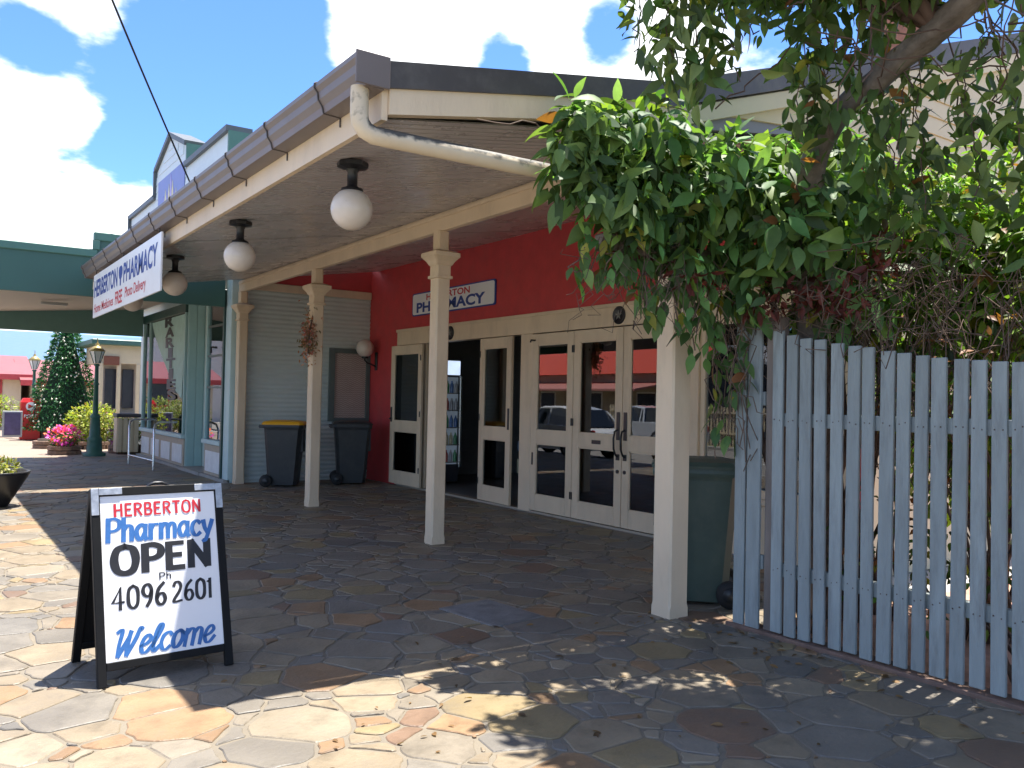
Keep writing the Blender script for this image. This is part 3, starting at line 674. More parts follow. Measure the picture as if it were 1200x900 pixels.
for p, q in (((14.55, 5.95), (17.44, 5.95)), ((17.42, 6.38), (18.8, 6.88)), ((18.8, 6.88), (20.14, 6.38)), ((20.14, 6.38), (20.14, 5.80)), ((20.1, 5.8), (22.95, 5.8)), ((22.95, 5.85), (22.95, 3.5))):
    dv = Vector((0, q[0]-p[0], q[1]-p[1])); n = Vector((0, -dv.z, dv.y)).normalized()*.05
    pts = [(p[0]-n.y, p[1]-n.z), (q[0]-n.y, q[1]-n.z), (q[0]+n.y, q[1]+n.z), (p[0]+n.y, p[1]+n.z)]
    MB().prism(pts, 0, FX-.07, FX+.38).build('parapet_capping', trimd, RA)
MB().box(FX-.03, FX+.36, 14.50, 14.578, 3.5, 5.9).build('parapet_return', MATS['mid_green_paint'], RA)
MB().box(FX-.03, FX+.36, 17.36, 17.438, 6.0, 6.36).build('parapet_return', MATS['mid_green_paint'], RA)
mural = mat('mural_paint', (.20, .24, .52), .5, var=.1, vscale=3)
mu = MB().box(FX-.032, FX-.0195, 17.5, 19.8, 3.7, 6.05).build('mural_panel', mural, RA)
mc = mat('mural_cream', (.66, .60, .36), .5, var=.25, vscale=6); ml = mat('mural_lilac', (.42, .36, .66), .5, var=.2, vscale=6)
for k in range(14):
    y = 17.62+k*.155; tp = 6.0-abs(y-18.6)*.75+random.uniform(-.12, .1)
    MB().prism([(y, 3.75), (y+.12, 3.75), (y+.12, tp-.2), (y+.06, tp), (y, tp-.2)], 0, FX-.038, FX-.0325).build('painted_shape', mc if k % 2 else ml, mu)
MB().box(FX+.33, 16, 14.3, 23, -.01, 3.5).build('shop_body', teal_iron, RA)

# ------------------------------------------------------------------ lamps
def ceiling_lamp(y, label):
    x = 2.30; zt = zs(x)-.016
    o = root('globe_lamp', (x, y, zt-.5), label, 'lamp', 'globe lamps under the veranda')
    MB().lathe([(.095, .5), (.105, .49), (.105, .465), (.06, .455), (.04, .45)], (x, y, zt-.5), 8, False, .2).build('ceiling_plate', iron, o)
    MB().lathe([(.04, .455), (.042, .44), (.034, .43), (.034, .34), (.05, .328), (.072, .32), (.075, .302)], (x, y, zt-.5), 16).build('stem', iron, o)
    MB().lathe([(.0, .322)]+[(.138*math.sin(math.pi*t/20), .184+.138*math.cos(math.pi*t/20)) for t in range(1, 20)]+[(.0, .046)], (x, y, zt-.5), 28).build('globe', globe_m, o)
for y, lb in ((5.27, 'opal globe lamp under the veranda ceiling, closest to the downpipe corner'), (7.72, 'opal globe ceiling lamp, second from the downpipe corner'),
              (10.15, 'opal globe ceiling lamp just clear of the hanging banner edge'), (12.55, 'opal globe ceiling lamp mostly hidden behind the hanging banner')): ceiling_lamp(y, lb)
o = root('wall_lamp', (WX, 13.82, 2.0), 'opal globe lamp on a black bracket on the red wall', 'lamp')
MB().bbox(WX-.025, WX, 13.78, 13.86, 1.93, 2.25, .006).build('wall_plate', iron, o)
MB().tube([(WX-.02, 13.82, 2.0), (WX-.1, 13.81, 2.03), (WX-.2, 13.8, 2.06), (WX-.24, 13.8, 2.10), (WX-.24, 13.8, 2.15)], .014, 8).build('bracket', iron, o)
MB().lathe([(.05, 2.13), (.06, 2.15), (.055, 2.175)], (WX-.24, 13.8, 0), 16).build('collar', iron, o)
MB().lathe([(.0, 2.155)]+[(.155*math.sin(math.pi*t/16), 2.31-.155*math.cos(math.pi*t/16)) for t in range(1, 16)]+[(.0, 2.465)], (WX-.24, 13.8, 0), 24).build('globe', globe_m, o)

# ------------------------------------------------------------------ signs
bs = root('banner_sign', (1.9, 11.0, 2.43), 'white hanging banner reading HERBERTON PHARMACY below the gutter', 'sign')
MB().box(1.895, 1.912, 8.97, 13.1, 2.47, 3.06).build('panel', signwhite, bs)
bx = 1.8945
text_mb('HERBERTON', frame_yz(bx, 13.02, 2.74), 1.72, .24, .001, bold=.03).build('lettering', navy_ink, bs)
text_mb('PHARMACY', frame_yz(bx, 10.92, 2.74), 1.80, .24, .001, bold=.03).build('lettering', navy_ink, bs)
hm = MB()
hm.prism([(11.10+.12*math.sin(2*math.pi*k/20), 2.88+.0+.085*math.cos(2*math.pi*k/20)+.02*abs(math.sin(2*math.pi*k/20))) for k in range(20)], 0, bx-.002, bx-.0005)
hm.add([(bx-.001, 11.14, 2.80), (bx-.001, 11.06, 2.80), (bx-.001, 11.07, 2.73), (bx-.001, 11.13, 2.73)], [(0, 1, 2, 3)])
hm.build('emblem', navy_ink, bs)
text_mb('Home Medicines', frame_yz(bx, 13.0, 2.53), 1.45, .12, .001, bold=.012).build('lettering', red_ink, bs)
text_mb('FREE', frame_yz(bx, 11.42, 2.52), .45, .16, .001, bold=.02).build('lettering', red_ink, bs)
text_mb('Photo Delivery', frame_yz(bx, 10.80, 2.52), 1.15, .16, .001, bold=.012).build('lettering', red_ink, bs)
for y in (9.1, 11.0, 12.95): MB().tube([(1.905, y, 3.05), (1.905, y, 3.12)], .006, 5).build('hanger', iron, bs)

ws = root('wall_sign', (WX, 11.25, 2.79), 'white HERBERTON PHARMACY sign with blue border on the red wall', 'sign')
def rrect(y0, y1, z0, z1, r=.04, n=5):
    q = []
    for cy, cz, a0 in ((y1-r, z1-r, 0), (y0+r, z1-r, 90), (y0+r, z0+r, 180), (y1-r, z0+r, 270)):
        for k in range(n+1):
            a = R_(a0+90*k/n); q.append((cy+r*math.cos(a), cz+r*math.sin(a)))
    return q
MB().prism(rrect(10.0, 12.48, 2.79, 3.16), 0, WX-.022, WX-.004).build('backing', navy_ink, ws)
MB().prism(rrect(10.025, 12.455, 2.81, 3.14), 0, WX-.026, WX-.0221).build('panel', signwhite, ws)
text_mb('HERBERTON', frame_yz(WX-.0262, 12.0, 3.02), 1.32, .10, .001, bold=.025).build('lettering', red_ink, ws)
text_mb('PHARMACY', frame_yz(WX-.0262, 12.32, 2.835), 2.06, .165, .001, bold=.035).build('lettering', navy_ink, ws)
def plaque(y, z, lb):
    p = root('round_plaque', (WX-.03, y, z), lb, 'plaque', 'round plaques on the door header')
    M = Matrix.Translation((WX-.031, y, z)) @ Matrix.Rotation(R_(-90), 4, 'Y')
    MB().lathe([(.105, 0), (.105, .012), (.095, .02), (.088, .012), (0, .012)], n=28).xf(M).build('disc', iron, p)
    e = MB()
    for k in range(5):
        a = 2*math.pi*k/5; e.prism([(.015*math.cos(a+1.2), .015*math.sin(a+1.2)), (.06*math.cos(a), .06*math.sin(a)), (.015*math.cos(a-1.2), .015*math.sin(a-1.2))], 2, .0125, .017)
    e.xf(M).build('emblem', mat('plaque_relief', (.25, .25, .22), .5), p)
plaque(11.21, 2.455, 'round black plaque on the header above the open doorway')
plaque(7.38, 2.455, 'round black plaque on the header above the closed double doors')

# A-frame sign, local frame: x across, z up along the leaning panel
SA = root('sandwich_board', (1.045, 4.86, 0), 'black framed sandwich board reading HERBERTON Pharmacy OPEN', 'sign', rz=math.atan2(.06, .67))
lean = math.atan2(.255, .955)
FM = Matrix.Translation((0, -.255, 0)) @ Matrix.Rotation(-lean, 4, 'X')
Wd, Hd = .675, .985
fr = MB(); h2 = Wd/2
for a in (-h2, h2-.042): fr.bbox(a, a+.042, -.016, .016, 0, Hd, .003)
fr.bbox(-h2+.0425, h2-.0425, -.0155, .0155, Hd-.045, Hd-.001, .003); fr.bbox(-h2+.0425, h2-.0425, -.0155, .0155, .075, .115, .003)
fr.xf(FM).build('front_frame', black, SA, local=True)
MB().box(-h2+.0425, h2-.0425, -.008, .008, .115, Hd-.045).xf(FM).build('front_panel', signwhite, SA, local=True)
galv = mat('galvanised_corner', (.42, .43, .44), .45, metal=.7, var=.3, vscale=30)
for sx in (-1, 1):
    c = MB(); c.bbox(min(sx*h2, sx*(h2-.036)), max(sx*h2, sx*(h2-.036)), -.019, -.0163, Hd-.14, Hd-.003, .001); c.bbox(min(sx*(h2-.037), sx*(h2-.15)), max(sx*(h2-.037), sx*(h2-.15)), -.019, -.0163, Hd-.038, Hd-.003, .001)
    c.xf(FM).build('corner_plate', galv, SA, local=True)
BM = Matrix.Translation((0, .27, 0)) @ Matrix.Rotation(lean*1.03, 4, 'X')
fr = MB()
for a in (-h2, h2-.042): fr.bbox(a, a+.042, -.016, .016, 0, Hd-.01, .003)
fr.bbox(-h2+.0425, h2-.0425, -.0155, .0155, Hd-.06, Hd-.015, .003); fr.bbox(-h2+.0425, h2-.0425, -.0155, .0155, .075, .115, .003)
fr.xf(BM).build('back_frame', black, SA, local=True)
MB().box(-h2+.0425, h2-.0425, -.006, .006, .115, Hd-.06).xf(BM).build('back_panel', black, SA, local=True)
hb = MB().tube([(-.06, .0, .94), (-.045, 0, .958), (-.02, 0, .968), (.02, 0, .968), (.045, 0, .958), (.06, 0, .94)], .008, 6).build('carry_handle', iron, SA, local=True)
pw, ph = Wd-.085, Hd-.16
def PT(u, v): return FM @ Matrix.Translation((-pw/2+u*pw, -.0085, .115+(1-v)*ph)) @ Matrix.Rotation(R_(90), 4, 'X')
brush_mb('HERBERTON', PT(.11, .13), .76*pw, .078*ph, .0125, .15, gap=.14).build('lettering', red_ink, SA, local=True)
brush_mb('Pharmacy', PT(.03, .287), .94*pw, .145*ph, .0235, .4, slant=.05, gap=.02).build('lettering', blue_ink, SA, local=True)
brush_mb('OPEN', PT(.075, .485), .86*pw, .165*ph, .040, .35, slant=.02, gap=.10, polyline=('E', 'N')).build('lettering', black_ink, SA, local=True)
brush_mb('Ph', PT(.46, .545), .11*pw, .042*ph, .0065, .3).build('lettering', black_ink, SA, local=True)
brush_mb('4096', PT(.06, .70), .46*pw, .135*ph, .0185, .3, slant=.03).build('lettering', black_ink, SA, local=True)
brush_mb('2601', PT(.565, .695), .36*pw, .125*ph, .0175, .3, slant=.03).build('lettering', black_ink, SA, local=True)
brush_mb('Welcome', PT(.04, .975), .86*pw, .155*ph, .0215, .45, slant=.28, gap=-.02, polyline=()).build('lettering', blue_ink, SA, local=True)

# ------------------------------------------------------------------ wheelie bins
def bin_(x, y, rz, body, lid, label, s=1.0, group='wheelie bins'):
    o = root('wheelie_bin', (x, y, 0), label, 'bin', group, rz)
    def ring(wx, wy, z, c=.05, dy=0):
        return [(-wx+c, -wy+dy, z), (wx-c, -wy+dy, z), (wx, -wy+c+dy, z), (wx, wy-c+dy, z), (wx-c, wy+dy, z), (-wx+c, wy+dy, z), (-wx, wy-c+dy, z), (-wx, -wy+c+dy, z)]
    MB().loft([ring(.215, .22, .03), ring(.22, .23, .10), ring(.265, .29, .90), ring(.27, .295, .93)]).build('body', body, o, local=True)
    MB().loft([ring(.285, .315, .93, .06), ring(.29, .32, .955, .06), ring(.285, .315, .985, .06)]).build('rim', body, o, local=True)
    MB().loft([ring(.295, .325, .986, .06), ring(.297, .328, 1.005, .06), ring(.27, .30, 1.035, .06), ring(.16, .19, 1.055, .05)], smooth=False).build('lid', lid, o, local=True)
    MB().tube([(-.24, .36, .955), (.24, .36, .955)], .016, 8).build('handle', body, o, local=True)
    for s_ in (-1, 1):
        MB().bbox(s_*.22-.02, s_*.22+.02, .30, .37, .93, .985, .006).build('handle_bracket', body, o, local=True)
        wv = MB().lathe([(.03, -.03), (.09, -.028), (.1, -.012), (.1, .012), (.09, .028), (.03, .03)], n=18).xf(Matrix.Translation((s_*.27, .24, .10)) @ Matrix.Rotation(R_(90), 4, 'Y')).build('wheel', rubber, o, local=True)
        MB().lathe([(0, -.034), (.05, -.034), (.055, .034), (0, .034)], n=12).xf(Matrix.Translation((s_*.27, .24, .10)) @ Matrix.Rotation(R_(90), 4, 'Y')).build('hub', blackplastic, wv, local=True)
    MB().tube([(-.27, .24, .10), (.27, .24, .10)], .012, 6).build('axle', iron, o, local=True)
    for k in (-1, 1): MB().bbox(k*.12-.012, k*.12+.012, -.308, -.262, .55, .90, .003).build('rib', body, o, local=True)
    return o
bin_(4.80, 13.42, R_(62), blackplastic, yellowlid, 'black wheelie bin with yellow lid by the corrugated wall')
bin_(5.93, 13.35, R_(70), blackplastic, blackplastic, 'all-black wheelie bin in the corner beside the red wall')
bin_(4.77, 4.48, R_(225), greenplastic, greenplastic, 'dark green wheelie bin behind the gate boards')
# ------------------------------------------------------------------ picket fence, gate boards, side yard
MB().box(4.56, 9.5, -6, 3.62, -.3, .006).build('side_yard', mat('brick_path', (.42, .22, .15), .8, var=.3, vscale=6, dirt=(.12, .14, .05), dscale=2), kind='structure')
MB().bbox(4.40, 4.555, -4, 3.86, -.02, .022, .006).build('brick_edging', mat('edging', (.16, .10, .075), .85, var=.3, vscale=9), kind='structure')
PF = root('picket_fence', (4.45, 1.0, 0), 'weathered pale blue picket fence with a dipping top', 'fence')
FT = [(-4, 1.80), (0.6, 1.74), (1.6, 1.69), (2.07, 1.69), (2.42, 1.72), (2.63, 1.75), (2.97, 1.81), (3.26, 1.87), (3.48, 1.925), (4, 2.0)]
def ftop(y):
    for (a, za), (b, zb) in zip(FT, FT[1:]):
        if a <= y <= b: return za+(zb-za)*(y-a)/(b-a)
    return 1.75
y = 3.475; k = 0
while y > -3.5:
    w = random.uniform(.072, .082); z1 = ftop(y)+random.uniform(-.006, .006); z0 = .035+random.uniform(-.01, .012)
    tl = random.uniform(-.009, .009); x = 4.43+random.uniform(-.004, .003)
    p = MB(); p.bbox(-.011, .011, -w/2, w/2, 0, z1-z0, .003)
    ob = p.build('picket', fencepaint, PF, local=True); ob.location = Vector((x, y, z0))-wloc(PF); ob.rotation_euler = (tl, random.uniform(-.004, .004), random.uniform(-.02, .02))
    nl = MB()
    for zz in (.38, 1.32):
        for dy in (-.018, .018):
            q_ = zz+.042-z0+random.uniform(-.012, .012)
            nl.tube([(-.0108, dy+random.uniform(-.006, .006), q_), (-.0122, dy, q_)], .0042, 6)
    nl.build('nail_heads', mat('rusty_nail', (.09, .06, .05), .7, var=.3), ob, local=True, kind='stuff')
    y -= random.uniform(.1, .106); k += 1
for z in (.38, 1.32): MB().bbox(4.444, 4.49, -3.6, 3.52, z, z+.085, .004).build('rail', fencepaint, PF)
for yy in (3.55, 1.0, -1.6): MB().bbox(4.46, 4.56, yy-.05, yy+.05, -.02, 1.62 if yy < 3 else 2.02, .006).build('fence_post', fencepaint if yy < 3 else timber, PF)
GT = root('gate_boards', (4.45, 3.75, 0), 'two tall weathered blue boards at the gate next to the veranda post', 'gate')
for yy, w, zt in ((3.775, .085, 2.08), (3.665, .105, 2.06)):
    MB().bbox(4.425, 4.447, yy-w/2, yy+w/2, .02, zt, .003).build('board', fencepaint, GT)
for z in (.4, 1.45): MB().bbox(4.4475, 4.485, 3.60, 3.83, z, z+.09, .004).build('rail', fencepaint, GT)

# ------------------------------------------------------------------ foliage tools
LT = np.array([(0, 0, 0), (-.17, .18, .03), (0, .16, -.015), (.17, .18, .03), (-.25, .45, .035), (0, .45, -.03), (.25, .45, .035), (-.15, .74, -.01), (0, .76, -.06), (.15, .74, -.01), (0, 1.0, -.17)])
LFc = [(0, 2, 1), (0, 3, 2), (1, 2, 5, 4), (2, 3, 6, 5), (4, 5, 8, 7), (5, 6, 9, 8), (7, 8, 10), (8, 9, 10)]
LT2 = [(0, 0, 0)]; LF2 = []
for t, w_, dz in ((.07, .085, .0), (.2, .19, -.005), (.36, .245, -.02), (.53, .235, -.045), (.70, .165, -.08), (.86, .075, -.125)): LT2 += [(-w_, t+.015, dz+.16*w_), (0, t, dz), (w_, t+.015, dz+.16*w_)]
LT2.append((0, 1.0, -.18)); LT2 = np.array(LT2)
LF2 = [(0, 2, 1), (0, 3, 2)]+[f for i in range(5) for f in ((1+3*i, 2+3*i, 5+3*i, 4+3*i), (2+3*i, 3+3*i, 6+3*i, 5+3*i))]+[(16, 17, 19), (17, 18, 19)]
def leaf_frames(d, n):
    d = d/np.linalg.norm(d, axis=1, keepdims=True); n = n-(n*d).sum(1, keepdims=True)*d
    n = n/np.maximum(np.linalg.norm(n, axis=1, keepdims=True), 1e-6); x = np.cross(d, n); return x, d, n
def leaves(name, pos, d, n, size, cols, m, parent, kind=None, wide=1.0, T=LT, F=LFc):
    x, y, z = leaf_frames(d, n); off = np.array(wloc(parent)) if parent else np.zeros(3)
    s = size[:, None, None]
    V = pos[:, None, :]-off+s*(x[:, None, :]*T[None, :, 0:1]*wide+y[:, None, :]*T[None, :, 1:2]+z[:, None, :]*T[None, :, 2:3])
    N, k = len(pos), len(T); V = V.reshape(-1, 3)
    li = []; ls = []; lt = []; c = 0
    loops = np.concatenate([np.array(f) for f in F]); sizes = np.array([len(f) for f in F])
    L = (loops[None, :]+np.arange(N)[:, None]*k).reshape(-1); tot = np.tile(sizes, N); st = np.concatenate([[0], np.cumsum(tot)[:-1]])
    me = bpy.data.meshes.new(name); me.vertices.add(len(V)); me.vertices.foreach_set('co', V.astype(np.float32).reshape(-1))
    me.loops.add(len(L)); me.loops.foreach_set('vertex_index', L.astype(np.int32))
    me.polygons.add(len(tot)); me.polygons.foreach_set('loop_start', st.astype(np.int32)); me.polygons.foreach_set('loop_total', tot.astype(np.int32))
    me.polygons.foreach_set('use_smooth', np.ones(len(tot), dtype=bool)); me.update(calc_edges=True)
    at = me.attributes.new('Col', 'FLOAT_COLOR', 'POINT'); C = np.concatenate([cols, np.ones((N, 1))], 1); at.data.foreach_set('color', np.repeat(C, k, 0).astype(np.float32).reshape(-1))
    o = link(name, me, m, parent)
    if kind: o['kind'] = kind
    return o
def leafcols(N, base, spread=.35, yellow=.04, brown=.02):
    b = np.array(base); c = b[None, :]*np.exp(rng.normal(0, spread, (N, 1)))*(1+rng.normal(0, .08, (N, 3)))
    u = rng.random(N); c[u < yellow] = np.array((.30, .28, .05))*rng.uniform(.6, 1.1, ((u < yellow).sum(), 1))
    v = rng.random(N); c[v < brown] = np.array((.22, .09, .035))*rng.uniform(.6, 1.1, ((v < brown).sum(), 1))
    return np.clip(c, .006, .6)
LEAFV = {}
def leaf_objects(parent, pos, d, n, size, base, m, wide=1.0):
    key = (base, wide)
    if key not in LEAFV:
        vs = []
        for k in range(6):
            me = bpy.data.meshes.new('leaf'); T = LT2*np.array((wide*(.85+.06*k), 1, 1)); T = T.copy(); T[:, 2] *= .4+.45*k; T[:, 0] += (k-2.5)*.05*T[:, 1]**2; me.from_pydata(T.tolist(), [], LF2)
            c = np.array(base)*(.5, .72, .9, 1.1, 1.4, 1.85)[k]; c[0] *= 1+.25*k/5
            at = me.attributes.new('Col', 'FLOAT_COLOR', 'POINT'); at.data.foreach_set('color', [float(c[0]), float(c[1]), float(c[2]), 1]*len(T))
            me.polygons.foreach_set('use_smooth', [True]*len(LF2)); me.materials.append(m); vs.append(me)
        LEAFV[key] = vs
    x, y, z = leaf_frames(d, n); off = wloc(parent)
    for i in range(len(pos)):
        o = bpy.data.objects.new('leaf', random.choice(LEAFV[key])); COL.objects.link(o); o.parent = parent; s = float(size[i])
        o.matrix_local = Matrix(((x[i, 0]*s, y[i, 0]*s, z[i, 0]*s, pos[i, 0]-off.x), (x[i, 1]*s, y[i, 1]*s, z[i, 1]*s, pos[i, 1]-off.y), (x[i, 2]*s, y[i, 2]*s, z[i, 2]*s, pos[i, 2]-off.z), (0, 0, 0, 1)))
def split_near(pos, k):
    """indices of the k pieces with most in view, and the rest"""
    C = np.array((0, 0, CAMH)); v = pos-C; F = np.array(cF); Rr = np.array(cR); U = np.array(cU)
    z = v@F; inv = (np.abs(v@Rr/z) < .6) & (np.abs(v@U/z) < .45) & (z > .5)
    key = np.where(inv, z, 99); idx = np.argsort(key); k = min(k, int(inv.sum()))
    return idx[:k], idx[k:]
def cloudpts(blobs, N):
    """points spread through a set of ellipsoids (centre, radii), denser at the skin; also the outward direction"""
    vol = np.array([b[1][0]*b[1][1]*b[1][2] for b in blobs])**.8; vol /= vol.sum(); which = rng.choice(len(blobs), N, p=vol)
    c = np.array([b[0] for b in blobs])[which]; r = np.array([b[1] for b in blobs])[which]
    u = rng.normal(size=(N, 3)); u /= np.linalg.norm(u, axis=1, keepdims=True)
    rad = rng.random(N)**(.38); return c+u*r*rad[:, None], u/r/np.linalg.norm(u/r, axis=1, keepdims=True)
def droop(out, N, down=1.0, spread=.5):
    d = out*rng.uniform(.2, .8, (N, 1))+np.array((0, 0, -down))+rng.normal(0, spread, (N, 3))
    n = out+np.array((0, 0, .7))+rng.normal(0, .35, (N, 3)); return d, n
def strand(p0, p1, sag=.1, k=8, wob=.03):
    p0 = np.array(p0); p1 = np.array(p1); t = np.linspace(0, 1, k)[:, None]; p = p0+(p1-p0)*t
    p[:, 2] -= sag*np.sin(math.pi*t[:, 0]); p[1:-1] += rng.normal(0, wob, (k-2, 3)); return p

# ------------------------------------------------------------------ vine over the veranda corner and the fence
VBASE = (.082, .150, .048)
VN = root('climbing_vine', (4.7, 3.4, 0), 'dense climbing vine spilling over the veranda corner and gate', 'vine')
blobs = [((3.25, 3.87, 3.0), (.30, .22, .30)), ((3.65, 3.84, 3.0), (.38, .28, .36)), ((3.32, 3.78, 2.68), (.30, .20, .26)), ((3.75, 3.78, 2.68), (.36, .26, .34)), ((4.15, 3.70, 2.85), (.40, .36, .36)),
         ((4.35, 3.45, 2.65), (.32, .36, .38)), ((4.5, 3.12, 2.58), (.26, .3, .40)), ((4.78, 3.25, 2.12), (.22, .42, .3)), ((4.9, 3.5, 3.0), (.5, .4, .34)), ((4.05, 3.85, 2.42), (.30, .22, .24)), ((4.3, 3.6, 2.25), (.16, .22, .26)), ((3.12, 3.87, 2.85), (.16, .14, .2)), ((3.5, 3.77, 2.45), (.2, .12, .1)), ((4.75, 3.95, 3.0), (.42, .25, .25)), ((3.02, 3.86, 2.82), (.15, .13, .28)), ((3.1, 3.85, 3.08), (.16, .13, .16))]
N = 4600
pos, out = cloudpts(blobs, N); d, n = droop(out, N, .8, .72); size = .05+.16*rng.random(N)**1.2; cols = leafcols(N, VBASE, .5, .02, .008); fresh = rng.random(N) < .16; cols[fresh] = np.array((.17, .25, .05))*rng.uniform(.7, 1.2, (fresh.sum(), 1))
# hanging strands carrying leaves
st_mb = MB(); sp = []
HANG = [((3.32, 3.86, 2.5), (3.3, 3.84, 2.22)), ((3.62, 3.85, 2.4), (3.6, 3.83, 2.0)), ((3.42, 3.86, 2.45), (3.45, 3.84, 2.25)), ((4.2, 3.86, 2.3), (4.22, 3.84, 1.7)), ((3.75, 3.85, 2.35), (3.70, 3.82, 1.98)), ((3.9, 3.85, 2.35), (3.88, 3.85, 1.95)), ((3.55, 3.85, 2.4), (3.5, 3.85, 2.12)), ((4.3, 3.9, 2.3), (4.33, 3.92, 1.35)), ((4.38, 3.85, 2.3), (4.36, 3.82, 1.25)), ((4.42, 3.7, 2.2), (4.40, 3.72, 1.55)),
        ((4.1, 3.88, 2.3), (4.12, 3.9, 1.8)), ((3.2, 3.9, 2.5), (3.12, 3.88, 2.2)), ((4.05, 3.8, 2.35), (4.0, 3.78, 1.9))]
for a, b in HANG:
    p = strand(a, b, 0, 9, .02); st_mb.tube(p, [.005]*9, 5)
    for q in p[1:]:
        for _ in range(3): sp.append(q+rng.normal(0, .03, 3))
sp = np.array(sp); n2 = len(sp); o2 = rng.normal(size=(n2, 3)); o2[:, 2] = 0; o2 += np.array((-.5, -.5, .2)); d2, nn2 = droop(o2, n2, 1.3, .35)
keep = rng.random(n2) < .75; sp, d2, nn2 = sp[keep], d2[keep], nn2[keep]; n2 = len(sp)
pos = np.concatenate([pos, sp]); d = np.concatenate([d, d2]); n = np.concatenate([n, nn2]); size = np.concatenate([size, rng.uniform(.09, .15, n2)]); cols = np.concatenate([cols, leafcols(n2, VBASE, .3, .05)])
near, far = split_near(pos, 300)
leaf_objects(VN, pos[near], d[near], n[near], size[near], VBASE, leafm, .92)
leaves('foliage', pos[far], d[far], n[far], size[far], cols[far], leafm, VN, 'stuff', wide=.92, T=LT2, F=LF2)
nb_ = 420; pb, ob_ = cloudpts([((3.55, 3.9, 2.42), (.2, .1, .12)), ((3.95, 3.8, 2.3), (.22, .12, .14)), ((4.35, 3.5, 2.12), (.12, .3, .14)), ((4.5, 3.1, 2.15), (.1, .3, .16)), ((4.55, 2.9, 2.35), (.1, .2, .14))], nb_)
leaves('dead_leaves', pb, rng.normal(size=(nb_, 3))+np.array((0, 0, -.8)), rng.normal(size=(nb_, 3)), rng.uniform(.05, .11, nb_), np.array((.13, .035, .028))*rng.uniform(.5, 1.5, (nb_, 1)), leafm, VN, 'stuff', wide=.7)
for i in range(90):       # dry runners below the foliage
    a = np.array((rng.uniform(3.2, 4.5), rng.uniform(3.65, 3.95), rng.uniform(2.15, 2.5))); b = a+np.array((rng.normal(0, .18), rng.normal(0, .1), -rng.uniform(.1, .45)))
    st_mb.tube(strand(a, b, rng.uniform(-.05, .1), 7, .03), .0022, 4, cap=False)
for i in range(130):
    a = np.array((rng.uniform(4.32, 4.6), rng.uniform(2.2, 3.9), rng.uniform(1.85, 2.4))); b = a+np.array((rng.normal(0, .1), rng.normal(0, .22), -rng.uniform(.0, .5)*(1 if a[1] > 3.5 else .4)))
    st_mb.tube(strand(a, b, rng.uniform(-.1, .1), 7, .035), .003, 4, cap=False)
for i in range(14):
    a = np.array((rng.uniform(4.2, 4.45), rng.uniform(3.6, 4.0), rng.uniform(1.9, 2.3))); b = np.array((rng.uniform(4.3, 4.4), rng.uniform(3.55, 4.0), rng.uniform(1.0, 1.5)))
    st_mb.tube(strand(a, b, rng.uniform(-.15, .15), 9, .04), .0035, 4, cap=False)
for a, b in (((4.7, 3.55, 0), (4.5, 3.6, 2.4)), ((4.75, 3.5, 0), (4.35, 3.85, 2.5)), ((4.72, 3.4, 0), (4.8, 3.0, 2.6))):
    st_mb.tube(strand(a, b, 0, 9, .03), [.03-.0015*k for k in range(9)], 7)
st_mb.tube(strand((3.1, 4.05, 3.02), (2.55, 4.12, 3.05), -.05, 7, .02), .004, 5); 
st_mb.build('stem', twig, VN, kind='stuff')
# grey timber arbour under the vine
AR = root('timber_arbour', (4.4, 3.8, 0), 'grey timber arm bracketed to the veranda post to carry the vine', 'arbour')
MB().bbox(3.3, 4.5, 3.86, 3.96, 2.36, 2.46, .008).build('rafter', timber, AR)
MB().bbox(4.33, 4.40, 3.961, 4.125, 2.365, 2.455, .006).build('bracket', timber, AR)

# ------------------------------------------------------------------ leaning tree with overhanging canopy
TBASE = (.085, .132, .045)
TR = root('overhanging_tree', (5.1, 3.2, 0), 'leaning tree with grey trunk hanging leafy branches over the pavement', 'tree')
tm = MB()
trunk = [(5.2, 3.65, 0), (5.0, 3.6, 1.2), (4.68, 3.42, 2.2), (4.36, 3.2, 2.82), (4.22, 2.95, 3.08), (4.2, 2.65, 3.24), (4.12, 2.3, 3.36), (4.0, 1.8, 3.56), (3.8, 1.2, 3.95), (3.6, .5, 4.3)]
tm.knotty(trunk, [.13, .115, .10, .078, .066, .064, .066, .066, .06, .045], 90, 18, .14)
tm.build('trunk', bark, TR)
bm_ = MB(); tips = []
LIMB = [((4.12, 2.3, 3.36), (3.4, 3.0, 4.15)), ((4.12, 2.3, 3.36), (3.45, 2.5, 4.1)), ((4.0, 1.8, 3.56), (3.35, 1.9, 4.1)), ((4.0, 1.8, 3.56), (4.6, 1.2, 4.2)), ((3.8, 1.2, 3.95), (3.3, 1.2, 4.2)), ((3.8, 1.2, 3.95), (4.5, .5, 4.3)),
        ((4.12, 2.3, 3.36), (4.3, 2.9, 4.3)), ((4.0, 1.8, 3.56), (3.7, 2.6, 4.3)), ((3.6, .5, 4.3), (3.3, .2, 4.3)), ((3.6, .5, 4.3), (4.0, -.5, 4.3)), ((4.0, 1.8, 3.56), (4.5, 2.2, 4.3)), ((3.8, 1.2, 3.95), (3.3, 2.1, 4.4)), ((3.6, .5, 4.3), (3.5, 1.3, 4.6)), ((4.12, 2.3, 3.36), (3.6, 3.4, 4.2))]
for a, b in LIMB:
    p = strand(a, b, -.08, 8, .05); bm_.tube(p, [.035-.0035*k for k in range(8)], 6)
    for q in p[2:]:
        for _ in range(5):
            e = q+np.array((rng.normal(0, .32), rng.normal(0, .32), rng.normal(.05, .12))); pp = strand(q, e, rng.uniform(-.05, .08), 6, .03); bm_.tube(pp, [.007, .006, .005, .004, .003, .002], 4, cap=False); tips += list(pp[2:])
bm_.build('branch', mat('twig_bark', (.10, .06, .045), .8, var=.3), TR)
tips = np.array(tips)
